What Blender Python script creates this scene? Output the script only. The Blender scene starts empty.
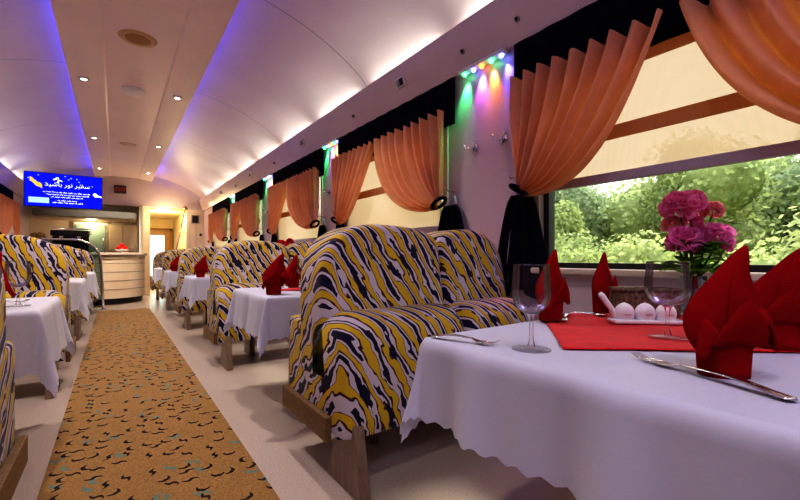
import bpy, bmesh, math, random
from mathutils import Vector, Matrix
PI = math.pi
R = random.Random(7)
S = bpy.context.scene
COL = S.collection
S.view_settings.view_transform = 'Standard'
S.view_settings.exposure = 0.3
S.view_settings.look = 'High Contrast'

# ------------------------------------------------------------------ measured lay-out (metres, X across, Y along the car, Z up)
WR, WL = 2.08, -1.72            # side walls
YB, YE = -1.6, 12.6             # rear wall, bulkhead
WIN = [0.66, 3.08, 5.34, 7.78, 10.16]      # window centres
WHALF = 0.78
SILL, WTOP = 0.94, 2.2
BENCH_Y = [1.75, 4.08, 6.5, 8.95, 11.3]
TABLE_Y = [0.49, 2.72, 5.3, 7.75, 10.1]
TZ = 0.77
BX, BXL = 0.75, -0.30           # aisle faces of the benches

# ------------------------------------------------------------------ nodes / materials
class NT:
    def __init__(s, name):
        s.m = bpy.data.materials.new(name); s.m.use_nodes = True
        s.t = s.m.node_tree; s.t.nodes.clear()
        s.out = s.t.nodes.new('ShaderNodeOutputMaterial')
    def n(s, kind, **kw):
        nd = s.t.nodes.new('ShaderNode' + kind)
        for k, v in kw.items():
            if hasattr(nd, k): setattr(nd, k, v)
            else: s.set(nd, k, v)
        return nd
    def set(s, nd, k, v): nd.inputs[k].default_value = v
    def l(s, a, b): s.t.links.new(a, b)
    def math(s, op, a, b=None, clamp=False):
        nd = s.t.nodes.new('ShaderNodeMath'); nd.operation = op; nd.use_clamp = clamp
        for i, x in enumerate((a, b)):
            if x is None: continue
            if isinstance(x, (int, float)): nd.inputs[i].default_value = x
            else: s.l(x, nd.inputs[i])
        return nd.outputs[0]
    def vmath(s, op, a, b=None):
        nd = s.t.nodes.new('ShaderNodeVectorMath'); nd.operation = op
        for i, x in enumerate((a, b)):
            if x is None: continue
            if isinstance(x, tuple): nd.inputs[i].default_value = x
            else: s.l(x, nd.inputs[i])
        return nd
    def ramp(s, fac, stops, interp='LINEAR'):
        nd = s.t.nodes.new('ShaderNodeValToRGB'); cr = nd.color_ramp; cr.interpolation = interp
        while len(cr.elements) < len(stops): cr.elements.new(0.5)
        for e, (p, c) in zip(cr.elements, stops): e.position = p; e.color = (*c, 1)
        s.l(fac, nd.inputs[0]); return nd.outputs[0]
    def mix(s, fac, a, b):
        nd = s.t.nodes.new('ShaderNodeMix'); nd.data_type = 'RGBA'
        for i, x in ((0, fac), (6, a), (7, b)):
            if isinstance(x, (int, float)): nd.inputs[i].default_value = x
            elif isinstance(x, tuple): nd.inputs[i].default_value = (*x, 1) if len(x) == 3 else x
            else: s.l(x, nd.inputs[i])
        return nd.outputs[2]
    def bsdf(s, col, rough=0.5, metal=0.0, spec=0.5, sheen=0.0, coat=0.0, normal=None):
        b = s.t.nodes.new('ShaderNodeBsdfPrincipled')
        if isinstance(col, tuple): b.inputs['Base Color'].default_value = (*col, 1)
        else: s.l(col, b.inputs['Base Color'])
        b.inputs['Roughness'].default_value = rough; b.inputs['Metallic'].default_value = metal
        b.inputs['Specular IOR Level'].default_value = spec
        b.inputs['Sheen Weight'].default_value = sheen; b.inputs['Coat Weight'].default_value = coat
        if normal is not None: s.l(normal, b.inputs['Normal'])
        return b
    def bump(s, h, strength=0.3, dist=0.01):
        nd = s.t.nodes.new('ShaderNodeBump'); nd.inputs['Strength'].default_value = strength
        nd.inputs['Distance'].default_value = dist; s.l(h, nd.inputs['Height']); return nd.outputs[0]
    def obj(s): return s.t.nodes.new('ShaderNodeTexCoord').outputs['Object']
    def noise(s, vec, scale, detail=2, rough=0.5):
        nd = s.t.nodes.new('ShaderNodeTexNoise'); nd.inputs['Scale'].default_value = scale
        nd.inputs['Detail'].default_value = detail; nd.inputs['Roughness'].default_value = rough
        if vec is not None: s.l(vec, nd.inputs['Vector'])
        return nd.outputs
    def done(s, sh): s.l(sh, s.out.inputs['Surface']); return s.m

def plain(name, col, rough=0.5, metal=0.0, var=0.08, scale=8, spec=0.5, bump=0.0, bscale=60, sheen=0.0, coat=0.0):
    t = NT(name); o = t.obj()
    f = t.noise(o, scale, 3)[0]
    dark = tuple(c * (1 - var) for c in col); lite = tuple(min(1, c * (1 + var)) for c in col)
    c = t.ramp(f, [(0.3, dark), (0.7, lite)])
    nm = t.bump(t.noise(o, bscale, 2)[0], bump, 0.004) if bump else None
    return t.done(t.bsdf(c, rough, metal, spec, sheen, coat, nm).outputs[0])

def emit(name, col, strength):
    t = NT(name); e = t.n('Emission'); e.inputs[0].default_value = (*col, 1); e.inputs[1].default_value = strength
    return t.done(e.outputs[0])

def thin_glass(name, tint=(0.96, 0.98, 0.97), refl=1.0, ior=1.45, edge=None):
    t = NT(name)
    a = t.n('BsdfTransparent'); a.inputs[0].default_value = (*tint, 1)
    g = t.n('BsdfGlossy'); g.inputs['Roughness'].default_value = 0.02
    lw = t.n('LayerWeight'); lw.inputs[0].default_value = 0.35
    f = t.math('MULTIPLY', lw.outputs['Fresnel'], refl, True)
    if edge:
        c = t.ramp(lw.outputs['Facing'], [(0.35, tint), (0.95, edge)]); t.l(c, a.inputs[0])
    mx = t.n('MixShader'); t.l(f, mx.inputs[0]); t.l(a.outputs[0], mx.inputs[1]); t.l(g.outputs[0], mx.inputs[2])
    return t.done(mx.outputs[0])

def fabric_trans(name, col, trans=0.35, rough=0.8, var=0.1, tcol=None, bscale=250, sheen=0.3):
    t = NT(name); o = t.obj()
    f = t.noise(o, 9, 3)[0]
    c = t.ramp(f, [(0.3, tuple(x * (1 - var) for x in col)), (0.7, tuple(min(1, x * (1 + var)) for x in col))])
    b = t.bsdf(c, rough, 0, 0.2 if sheen else 0.05, sheen, normal=t.bump(t.noise(o, bscale, 2)[0], 0.15, 0.003))
    tr = t.n('BsdfTranslucent')
    if tcol: tr.inputs[0].default_value = (*tcol, 1)
    else: t.l(c, tr.inputs[0])
    mx = t.n('MixShader'); mx.inputs[0].default_value = trans
    t.l(b.outputs[0], mx.inputs[1]); t.l(tr.outputs[0], mx.inputs[2])
    return t.done(mx.outputs[0])

def zebra(name, sgn):
    t = NT(name); o = t.obj()
    oi = t.n('ObjectInfo'); rnd = oi.outputs['Random']
    off = t.n('CombineXYZ'); t.l(t.math('MULTIPLY', rnd, 9.0), off.inputs[0]); t.l(t.math('MULTIPLY', rnd, 5.0), off.inputs[2])
    p = t.vmath('ADD', o, off.outputs[0]).outputs[0]
    d = t.vmath('DOT_PRODUCT', p, (1.9, 0.95 * sgn, 1.0)).outputs['Value']
    al = t.vmath('DOT_PRODUCT', p, (-1.0, -0.75 * sgn, 1.9)).outputs['Value']
    q3 = t.n('CombineXYZ'); t.l(d, q3.inputs[0]); t.l(t.math('MULTIPLY', al, 0.45), q3.inputs[1])
    n1 = t.math('SUBTRACT', t.noise(q3.outputs[0], 3.0, 2)[0], 0.5)
    n2 = t.math('SUBTRACT', t.noise(q3.outputs[0], 7.5, 2, 0.5)[0], 0.5)
    s = t.math('ADD', t.math('MULTIPLY', d, 6.5), t.math('ADD', t.math('MULTIPLY', n1, 0.9), t.math('MULTIPLY', n2, 1.15)))
    fr = t.math('FRACT', s)
    yel, nav, lil, mar = (0.62, 0.43, 0.025), (0.010, 0.008, 0.040), (0.58, 0.53, 0.60), (0.060, 0.018, 0.028)
    base = t.ramp(fr, [(0.0, mar), (0.045, yel), (0.36, mar), (0.40, lil), (0.55, nav), (0.80, lil), (0.95, mar)], 'CONSTANT')
    # broken navy tongues inside the pale band
    tn = t.noise(q3.outputs[0], 7, 2)[0]
    inpale = t.math('MULTIPLY', t.math('GREATER_THAN', fr, 0.40), t.math('LESS_THAN', fr, 0.95))
    lilm = t.math('MULTIPLY', inpale, t.math('GREATER_THAN', tn, 0.59))
    c = t.mix(lilm, base, lil)
    navm = t.math('MULTIPLY', inpale, t.math('LESS_THAN', tn, 0.39))
    c = t.mix(navm, c, nav)
    bs = t.bsdf(c, 0.75, 0, 0.25, 0.15, normal=t.bump(t.noise(o, 300, 2)[0], 0.2, 0.002))
    return t.done(bs.outputs[0])

def wood(name, c0, c1, rough=0.35, axis=(1, 8, 8)):
    t = NT(name); o = t.obj()
    p = t.vmath('MULTIPLY', o, axis).outputs[0]
    f = t.noise(p, 6, 4, 0.6)[0]
    c = t.ramp(f, [(0.3, c0), (0.7, c1)])
    return t.done(t.bsdf(c, rough, 0, 0.5).outputs[0])

def carpet_mat():
    t = NT('carpet_brown_squiggles'); o = t.obj()
    f = t.noise(o, 160, 2)[0]
    base = t.ramp(f, [(0.3, (0.24, 0.14, 0.045)), (0.7, (0.42, 0.26, 0.10))])
    big = t.noise(o, 1.2, 2)[0]
    base = t.mix(t.math('MULTIPLY', big, 0.35), base, (0.40, 0.22, 0.06))
    def layer(cell, offs, keep, base, col):
        p = t.vmath('MULTIPLY', t.vmath('ADD', o, offs).outputs[0], (1 / cell, 1 / cell, 0)).outputs[0]
        v = t.n('TexVoronoi', voronoi_dimensions='2D'); v.inputs['Scale'].default_value = 1; v.inputs['Randomness'].default_value = 0.75
        t.l(p, v.inputs['Vector'])
        loc = t.vmath('SUBTRACT', p, v.outputs['Position']).outputs[0]
        sc = t.n('SeparateColor'); t.l(v.outputs['Color'], sc.inputs[0])
        vr = t.n('VectorRotate', rotation_type='Z_AXIS'); t.l(loc, vr.inputs['Vector']); t.l(t.math('MULTIPLY', t.math('SUBTRACT', sc.outputs[0], 0.35), 2.6), vr.inputs['Angle'])
        sx = t.n('SeparateXYZ'); t.l(vr.outputs[0], sx.inputs[0]); x, y = sx.outputs[0], sx.outputs[1]
        # half of them are plain arcs, half wave like an S
        flip = t.math('SUBTRACT', 1.0, t.math('MULTIPLY', 2.0, t.math('MULTIPLY', t.math('GREATER_THAN', x, 0.0), t.math('GREATER_THAN', sc.outputs[1], 0.55))))
        arc = t.math('MULTIPLY', t.math('SUBTRACT', t.math('MULTIPLY', t.math('MULTIPLY', x, x), 4.6), t.math('MULTIPLY', t.math('ABSOLUTE', x), 0.75)), flip)
        dist = t.math('ABSOLUTE', t.math('SUBTRACT', y, arc))
        m = t.math('MULTIPLY', t.math('LESS_THAN', dist, 0.10), t.math('LESS_THAN', t.math('ABSOLUTE', x), 0.31))
        m = t.math('MULTIPLY', m, t.math('GREATER_THAN', sc.outputs[2], keep))
        return t.mix(m, base, col)
    c = layer(0.105, (3.3, 1.7, 0), 0.76, base, (0.16, 0.25, 0.20))
    c = layer(0.088, (0, 0, 0), 0.28, c, (0.022, 0.012, 0.016))
    b = t.bsdf(c, 0.9, 0, 0.1, 0.2, normal=t.bump(f, 0.4, 0.004))
    return t.done(b.outputs[0])

def ceil_mat():
    t = NT('ceiling_satin_panel'); o = t.obj()
    sp = t.n('SeparateXYZ'); t.l(o, sp.inputs[0])
    fr = t.math('FRACT', t.math('MULTIPLY', t.math('ADD', sp.outputs[1], 50.55), 1 / 2.45))
    seam = t.math('LESS_THAN', fr, 0.006)
    c = t.mix(seam, t.ramp(t.noise(o, 2, 2)[0], [(0.3, (0.62, 0.49, 0.46)), (0.7, (0.67, 0.54, 0.50))]), (0.35, 0.30, 0.30))
    return t.done(t.bsdf(c, 0.38, 0, 0.4).outputs[0])

def floor_mat():
    t = NT('floor_cream_vinyl'); o = t.obj()
    n = t.noise(o, 130, 2)[0]; n2 = t.noise(o, 1.5, 2)[0]
    c = t.ramp(n, [(0.32, (0.50, 0.43, 0.37)), (0.6, (0.60, 0.52, 0.46)), (0.75, (0.66, 0.58, 0.52))])
    c = t.mix(t.math('MULTIPLY', n2, 0.3), c, (0.58, 0.48, 0.42))
    return t.done(t.bsdf(c, 0.22, 0, 0.5).outputs[0])

def cloth_mat(name, col, damask=True):
    t = NT(name); o = t.obj()
    sp = t.n('SeparateXYZ'); t.l(o, sp.inputs[0])
    v = t.n('TexVoronoi', feature='SMOOTH_F1'); v.inputs['Scale'].default_value = 26; t.l(o, v.inputs['Vector'])
    pat = t.math('GREATER_THAN', t.math('SINE', t.math('MULTIPLY', v.outputs['Distance'], 30.0)), 0.2)
    amt = t.math('MULTIPLY', pat, 0.10 if damask else 0.02)
    c = t.mix(amt, col, tuple(x * 0.72 for x in col))
    b = t.bsdf(c, 0.6, 0, 0.3, 0.1, normal=t.bump(t.noise(o, 220, 2)[0], 0.1, 0.002))
    tr = t.n('BsdfTranslucent'); tr.inputs[0].default_value = (*col, 1)
    mx = t.n('MixShader'); mx.inputs[0].default_value = 0.12; t.l(b.outputs[0], mx.inputs[1]); t.l(tr.outputs[0], mx.inputs[2])
    return t.done(mx.outputs[0])

def leaf_mat(name, c0, c1, c2, scale=1.3, tr=0.5):
    t = NT(name); o = t.obj()
    f = t.noise(o, scale, 3, 0.6)[0]
    g = t.noise(o, scale * 9, 2)[0]
    m = t.math('ADD', t.math('MULTIPLY', f, 0.65), t.math('MULTIPLY', g, 0.35))
    c = t.ramp(m, [(0.36, c0), (0.5, c1), (0.64, c2)])
    b = t.bsdf(c, 0.6, 0, 0.2)
    q = t.n('BsdfTranslucent'); t.l(c, q.inputs[0])
    mx = t.n('MixShader'); mx.inputs[0].default_value = tr; t.l(b.outputs[0], mx.inputs[1]); t.l(q.outputs[0], mx.inputs[2])
    return t.done(mx.outputs[0])

def blind_mat(name, front, back, trans, see):
    t = NT(name); o = t.obj()
    p = t.vmath('MULTIPLY', o, (1, 2.2, 0.35)).outputs[0]
    w = t.n('TexWave', wave_type='RINGS'); w.inputs['Scale'].default_value = 5; w.inputs['Distortion'].default_value = 6; w.inputs['Detail'].default_value = 2
    t.l(p, w.inputs['Vector'])
    c = t.mix(t.math('MULTIPLY', w.outputs[1], 0.16), front, tuple(x * 0.6 for x in front))
    d = t.n('BsdfDiffuse'); t.l(c, d.inputs[0])
    tr = t.n('BsdfTranslucent'); tr.inputs[0].default_value = (*back, 1)
    mx = t.n('MixShader'); mx.inputs[0].default_value = trans; t.l(d.outputs[0], mx.inputs[1]); t.l(tr.outputs[0], mx.inputs[2])
    tp = t.n('BsdfTransparent'); m2 = t.n('MixShader'); m2.inputs[0].default_value = see
    t.l(mx.outputs[0], m2.inputs[1]); t.l(tp.outputs[0], m2.inputs[2])
    return t.done(m2.outputs[0])

M = dict(
    floor=floor_mat(), carpet=carpet_mat(), ceil=ceil_mat(),
    wall=plain('wall_pale_laminate', (0.56, 0.46, 0.49), 0.35, var=0.03, scale=3),
    panel=plain('ceiling_panel_brightened', (0.82, 0.68, 0.68), 0.4, var=0.03, scale=2),  # ceiling colour made paler in place of light reaching the underside
    fascia=plain('fascia_cream_gloss', (0.62, 0.51, 0.48), 0.25, var=0.03, scale=3),
    cream=plain('cream_panel', (0.74, 0.65, 0.50), 0.4, var=0.04, scale=3),
    creamdark=plain('cream_panel_groove', (0.42, 0.34, 0.24), 0.5),
    zr=zebra('zebra_upholstery_window_row', 1), zl=zebra('zebra_upholstery_far_row', -1),
    wood=wood('brown_bench_veneer', (0.13, 0.075, 0.035), (0.22, 0.135, 0.07)),
    woodpale=wood('taupe_leg_veneer', (0.20, 0.145, 0.10), (0.30, 0.22, 0.16), axis=(8, 8, 1)),
    cloth=cloth_mat('white_cloth_lavender_tint', (0.69, 0.72, 0.87), False), lace=cloth_mat('white_damask_lavender_tint', (0.78, 0.80, 0.88), True),  # white cloths with the lavender cast of the lights mixed into their colour
    red=plain('red_cotton', (0.62, 0.012, 0.018), 0.8, var=0.12, scale=20, spec=0.2, bump=0.2, bscale=300, sheen=0.2),
    redn=fabric_trans('red_napkin_cotton', (0.36, 0.006, 0.012), 0.22, 0.85, 0.18, (0.55, 0.008, 0.008), sheen=0.0),
    curtain=fabric_trans('apricot_curtain_velvet', (0.74, 0.43, 0.27), 0.38, 0.7, 0.10, (0.95, 0.42, 0.07)),
    navy=plain('black_navy_velvet', (0.006, 0.004, 0.013), 0.95, var=0.3, spec=0.06),
    lav=fabric_trans('lavender_sheer', (0.50, 0.40, 0.58), 0.3, 0.7, 0.1),
    chrome=plain('polished_chrome', (0.75, 0.74, 0.73), 0.14, 1.0, var=0.02),
    steel=plain('cutlery_steel', (0.72, 0.70, 0.70), 0.2, 1.0, var=0.03),
    brass=plain('copper_pipe', (0.55, 0.30, 0.18), 0.25, 1.0, var=0.05),
    black=plain('black_plastic', (0.012, 0.012, 0.014), 0.4, var=0.1),
    seal=plain('dark_window_rubber', (0.025, 0.022, 0.025), 0.5, var=0.1),
    frame=plain('window_frame_beige', (0.60, 0.52, 0.42), 0.4, var=0.03),
    white=plain('white_plastic', (0.80, 0.79, 0.77), 0.3, var=0.02),
    ceramic=plain('white_porcelain', (0.82, 0.82, 0.85), 0.15, var=0.02, coat=0.3),
    grey=plain('grey_plastic', (0.30, 0.29, 0.28), 0.5, var=0.05),
    brown=plain('brown_speaker_grille', (0.36, 0.19, 0.07), 0.6, var=0.15, scale=60, bump=0.3, bscale=120),
    tan=plain('tan_ring', (0.55, 0.36, 0.20), 0.5, var=0.05),
    bar=plain('blind_bottom_rail', (0.40, 0.35, 0.40), 0.4, var=0.03),
    glass=thin_glass('window_glass', (0.95, 0.97, 0.94), 0.5), cglass=thin_glass('wine_glass', (0.985, 0.985, 0.99), 0.85, edge=(0.62, 0.62, 0.66)),
    fglass=thin_glass('wine_glass_foot', (0.99, 0.99, 0.99), 0.40),
    tglass=thin_glass('tinted_partition_glass', (0.50, 0.60, 0.60), 0.8),
    blind=blind_mat('beige_roman_blind', (0.72, 0.54, 0.38), (0.80, 0.60, 0.41), 0.58, 0.08),
    band=blind_mat('blind_double_fold', (0.50, 0.32, 0.18), (0.85, 0.48, 0.20), 0.45, 0.0),
    fridge=plain('pale_green_fridge_door', (0.34, 0.50, 0.44), 0.2, var=0.05),
    wick=plain('dark_woven_wicker', (0.16, 0.10, 0.07), 0.7, var=0.7, scale=70, bump=0.8, bscale=90),
    pink=fabric_trans('pink_petals', (0.95, 0.24, 0.46), 0.45, 0.6, 0.3), pinkp=fabric_trans('magenta_petals', (0.85, 0.24, 0.52), 0.45, 0.6, 0.3),
    coral=fabric_trans('coral_petals', (0.95, 0.33, 0.36), 0.45, 0.6, 0.3), redp=fabric_trans('red_petals', (0.8, 0.03, 0.02), 0.45, 0.6, 0.3),
    leaf=leaf_mat('plant_leaf', (0.04, 0.12, 0.015), (0.12, 0.27, 0.03), (0.28, 0.46, 0.08), 20),
    stem=plain('green_stem', (0.10, 0.20, 0.04), 0.6), dry=plain('dried_flowers', (0.42, 0.28, 0.10), 0.8, var=0.5, scale=40),
    tree=leaf_mat('tree_leaves_hazed_mid', (0.28, 0.34, 0.14), (0.46, 0.53, 0.24), (0.62, 0.67, 0.38)),  # leaf colours of trees and shrubs lightened to paint in the outdoor haze
    treep=leaf_mat('shrub_leaves_hazed_pale', (0.38, 0.45, 0.17), (0.53, 0.58, 0.27), (0.66, 0.69, 0.40)),
    treed=leaf_mat('tree_leaves_hazed_dark', (0.26, 0.33, 0.19), (0.40, 0.48, 0.29), (0.54, 0.60, 0.40)),
    bark=plain('tree_bark', (0.14, 0.10, 0.07), 0.9, var=0.3), ground=plain('dry_grass_ground', (0.35, 0.36, 0.16), 0.95, var=0.3, scale=1.5),
    counter=plain('counter_cream_slats', (0.78, 0.66, 0.50), 0.35, var=0.05, scale=2), stone=plain('counter_stone_top', (0.70, 0.60, 0.50), 0.2, var=0.08, scale=30),
    canopy=plain('grey_canopy_laminate', (0.22, 0.22, 0.18), 0.4, var=0.04), doorw=wood('corridor_door_wood', (0.36, 0.20, 0.08), (0.50, 0.30, 0.13), axis=(8, 8, 1)),
    yel=plain('warm_column_yellow', (0.80, 0.66, 0.40), 0.45, var=0.03),  # warm yellow for the column, corridor walls and vestibule ceiling
    screen=emit('screen_blue', (0.006, 0.010, 0.62), 1.0), swhite=emit('screen_white_ink', (0.9, 0.92, 1.0), 1.0),
    sgold=emit('screen_gold', (0.95, 0.52, 0.07), 0.9), spale=emit('screen_pale_blue', (0.42, 0.62, 0.92), 0.9),
    lens=emit('downlight_lens', (1.0, 0.93, 0.82), 9.0), strip=emit('strip_lamp_lens', (1.0, 0.92, 0.75), 5.0),
    lg=emit('led_green', (0.05, 1.0, 0.25), 9), lo=emit('led_orange', (1.0, 0.22, 0.02), 9), lb=emit('led_blue', (0.12, 0.15, 1.0), 10), lv=emit('led_violet', (0.45, 0.2, 1.0), 9),
    ledred=emit('clock_red', (0.8, 0.04, 0.02), 0.6), daypane=emit('corridor_daylight', (0.80, 1.0, 0.88), 1.3),
)

# ------------------------------------------------------------------ mesh helpers
class MB:
    def __init__(s): s.v = []; s.f = []; s.mi = []; s.cur = 0
    def add(s, vs, fs):
        o = len(s.v); s.v += [tuple(v) for v in vs]; s.f += [tuple(i + o for i in f) for f in fs]; s.mi += [s.cur] * len(fs); return s
    def box(s, x0, x1, y0, y1, z0, z1, rot=None, piv=None):
        vs = [(x, y, z) for z in (z0, z1) for x, y in ((x0, y0), (x1, y0), (x1, y1), (x0, y1))]
        if rot:
            m = Matrix.Rotation(rot[0], 4, rot[1]); p = Vector(piv or ((x0 + x1) / 2, (y0 + y1) / 2, (z0 + z1) / 2))
            vs = [tuple(m @ (Vector(v) - p) + p) for v in vs]
        return s.add(vs, [(3, 2, 1, 0), (4, 5, 6, 7), (0, 1, 5, 4), (1, 2, 6, 5), (2, 3, 7, 6), (3, 0, 4, 7)])
    def prism(s, poly, axis, a, b):
        """extrude a 2-D polygon along an axis: axis x -> poly is (y,z); y -> (x,z); z -> (x,y)"""
        def p3(p, t): return {'x': (t, p[0], p[1]), 'y': (p[0], t, p[1]), 'z': (p[0], p[1], t)}[axis]
        n = len(poly); vs = [p3(p, a) for p in poly] + [p3(p, b) for p in poly]
        fs = [tuple(range(n)), tuple(range(2 * n - 1, n - 1, -1))] + [(i, i + n, (i + 1) % n + n, (i + 1) % n) for i in range(n)]
        return s.add(vs, fs)
    def grid(s, fn, nu, nv, closeu=False):
        vs = [fn(i / nu, j / nv) for j in range(nv + 1) for i in range(nu + (0 if closeu else 1))]
        w = nu if closeu else nu + 1
        fs = [(j * w + i, j * w + (i + 1) % w, (j + 1) * w + (i + 1) % w, (j + 1) * w + i) for j in range(nv) for i in range(nu)]
        return s.add(vs, fs)
    def lathe(s, prof, c=(0, 0, 0), n=24, cap=False):
        vs = [(c[0] + r * math.cos(2 * PI * i / n), c[1] + r * math.sin(2 * PI * i / n), c[2] + z) for r, z in prof for i in range(n)]
        fs = [(j * n + i, j * n + (i + 1) % n, (j + 1) * n + (i + 1) % n, (j + 1) * n + i) for j in range(len(prof) - 1) for i in range(n)]
        if cap: fs += [tuple(range(n - 1, -1, -1)), tuple(range((len(prof) - 1) * n, len(prof) * n))]
        return s.add(vs, fs)
    def tube(s, path, r, n=8, cap=True):
        P = [Vector(p) for p in path]; k = len(P)
        rr = r if isinstance(r, (list, tuple)) else [r] * k
        up = None; vs = []
        for i, p in enumerate(P):
            t = (P[min(i + 1, k - 1)] - P[max(i - 1, 0)]).normalized()
            if up is None: up = t.orthogonal().normalized()
            up = (up - t * up.dot(t)).normalized(); q = t.cross(up)
            vs += [tuple(p + (up * math.cos(2 * PI * a / n) + q * math.sin(2 * PI * a / n)) * rr[i]) for a in range(n)]
        fs = [(j * n + i, j * n + (i + 1) % n, (j + 1) * n + (i + 1) % n, (j + 1) * n + i) for j in range(k - 1) for i in range(n)]
        if cap: fs += [tuple(range(n - 1, -1, -1)), tuple(range((k - 1) * n, k * n))]
        return s.add(vs, fs)
    def ball(s, c, r, nu=12, nv=8, sc=(1, 1, 1)):
        return s.grid(lambda u, v: (c[0] + sc[0] * r * math.sin(PI * v) * math.cos(2 * PI * u), c[1] + sc[1] * r * math.sin(PI * v) * math.sin(2 * PI * u), c[2] - sc[2] * r * math.cos(PI * v)), nu, nv, True)
    def build(s, name, mat, parent=None, smooth=False, bevel=0.0, seg=2, solid=0.0, sub=0, fixn=True, loc=None):
        me = bpy.data.meshes.new(name); me.from_pydata(s.v, [], s.f); me.update()
        bm = bmesh.new(); bm.from_mesh(me)
        bmesh.ops.remove_doubles(bm, verts=bm.verts, dist=1e-6)
        if fixn: bmesh.ops.recalc_face_normals(bm, faces=bm.faces)
        bm.to_mesh(me); bm.free()
        for m in (mat if isinstance(mat, list) else [mat]): me.materials.append(m)
        if isinstance(mat, list) and len(me.polygons) == len(s.mi):
            me.polygons.foreach_set('material_index', s.mi)
        o = bpy.data.objects.new(name, me); COL.objects.link(o)
        if parent: o.parent = parent
        if loc: o.location = loc
        if smooth: me.polygons.foreach_set('use_smooth', [True] * len(me.polygons))
        if bevel:
            b = o.modifiers.new('bevel', 'BEVEL'); b.width = bevel; b.segments = seg; b.limit_method = 'ANGLE'; b.angle_limit = math.radians(40)
            me.polygons.foreach_set('use_smooth', [True] * len(me.polygons))
            w = o.modifiers.new('wn', 'WEIGHTED_NORMAL'); w.keep_sharp = False
        if solid:
            sm = o.modifiers.new('solid', 'SOLIDIFY'); sm.thickness = solid; sm.offset = 0
        if sub:
            sb = o.modifiers.new('sub', 'SUBSURF'); sb.levels = sub; sb.render_levels = sub
        return o

def tag(o, label, cat, group=None, kind=None):
    o['label'] = label; o['category'] = cat
    if group: o['group'] = group
    if kind: o['kind'] = kind
    return o
def thing(name, label, cat, loc=(0, 0, 0), rz=0, group=None):
    o = bpy.data.objects.new(name, None); COL.objects.link(o); o.location = loc; o.rotation_euler = (0, 0, rz)
    o.empty_display_size = 0.05
    return tag(o, label, cat, group)
def struct(o, label=None, cat=None):
    o['kind'] = 'structure'
    if label: o['label'] = label
    if cat: o['category'] = cat
    return o
def dup(o, label=None, loc=None, rz=None, group=None, parent=None):
    c = o.copy(); COL.objects.link(c)
    if parent: c.parent = parent
    if loc is not None: c.location = loc
    if rz is not None: c.rotation_euler = (0, 0, rz)
    if label: c['label'] = label
    if group: c['group'] = group
    for ch in list(o.children): dup(ch, parent=c)
    return c
ORD = ['nearest', 'second', 'third', 'fourth', 'farthest']

# ------------------------------------------------------------------ room shell
b = MB().box(WL - 0.1, WR + 0.1, YB - 0.1, 17.5, -0.06, 0.0); struct(b.build('floor', M['floor']))
CX = 0.18
prof = [(0.40, 3.21), (0.62, 3.19), (0.85, 3.155), (1.1, 3.09), (1.3, 3.02), (1.5, 2.925), (1.66, 2.83), (1.78, 2.74), (1.88, 2.62), (1.92, 2.50)]
poly = [(CX - d, z) for d, z in reversed(prof)] + [(CX + d, z) for d, z in prof]
def smoothprof(p, k=4):
    out = []
    for i in range(len(p) - 1):
        p0, p1, p2, p3 = p[max(i - 1, 0)], p[i], p[i + 1], p[min(i + 2, len(p) - 1)]
        for j in range(k):
            t = j / k
            out.append(tuple(0.5 * (2 * p1[a] + (p2[a] - p0[a]) * t + (2 * p0[a] - 5 * p1[a] + 4 * p2[a] - p3[a]) * t * t + (3 * p1[a] - p0[a] - 3 * p2[a] + p3[a]) * t ** 3) for a in (0, 1)))
    return out + [p[-1]]
poly = smoothprof(poly)
n = len(poly) - 1
def vault(u, v):
    i = min(int(round(u * n)), n); return (poly[i][0], YB + (YE + 0.1 - YB) * v, poly[i][1])
struct(MB().grid(vault, n, 8).build('ceiling', M['ceil'], smooth=True))
# dropped centre panel with sloped flanges
pp = [(-0.42, 3.05), (-0.42, 3.075), (-0.1, 3.13), (0.52, 3.13), (0.81, 3.075), (0.81, 3.05), (0.52, 3.09), (0.50, 3.10), (-0.08, 3.10), (-0.1, 3.09)]
struct(MB().prism(pp, 'y', YB, YE).build('trim_1', M['panel']))
# fascias
for nm, sg in (('trim_2', 1), ('trim_3', -1)):
    fp = [(1.77, 2.634), (1.86, 2.34), (1.90, 2.34), (1.90, 2.355), (1.872, 2.355), (1.784, 2.638)]
    struct(MB().prism([(CX + sg * d, z) for d, z in fp], 'y', YB, YE).build(nm, M['fascia']))
def side_wall(name, x, sg, wins, yend):
    b = MB(); x0, x1 = (x, x + 0.1 * sg) if sg > 0 else (x - 0.1, x)
    b.box(x0, x1, YB, yend, 0, SILL); b.box(x0, x1, YB, yend, WTOP, 2.75)
    y = YB
    for c in wins:
        b.box(x0, x1, y, c - WHALF, SILL, WTOP); y = c + WHALF
    b.box(x0, x1, y, yend, SILL, WTOP)
    return struct(b.build(name, M['wall']))
side_wall('wall_right', WR, 1, WIN, 17.4)
side_wall('wall_left', WL, -1, WIN[3:], 17.4)
struct(MB().box(WL, WR, YB - 0.1, YB, 0, 3.3).build('wall_back', M['wall']))
# bulkhead over the far end, with the solid cream partition by the windows
b = MB().box(WL, WR, YE, YE + 0.12, 2.36, 3.3); struct(b.build('wall_far', M['fascia']))
b = MB().box(1.64, WR, YE, YE + 0.12, 0, 2.36); struct(b.build('wall_partition', M['cream']))
b = MB()
for x in (1.72, 1.88): b.box(x, x + 0.008, YE - 0.004, YE, 0.2, 2.0)
b.box(1.72, 1.888, YE - 0.004, YE, 2.0, 2.008)
struct(b.build('trim_4', M['creamdark']))
struct(MB().box(0.58, 0.75, YE - 0.22, YE + 0.12, 0, 2.36).build('trim_5', M['yel'], bevel=0.02))
struct(MB().box(WL, 0.55, 13.3, 13.4, 0, 2.4).build('wall_bar', M['cream']))
struct(MB().box(0.64, 0.74, YE + 0.12, 17.4, 0, 2.4).build('wall_corridor', M['yel']))
struct(MB().box(1.75, 1.85, YE + 0.12, 17.4, 0, 2.4).build('wall_corridor_side', M['cream']))
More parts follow.
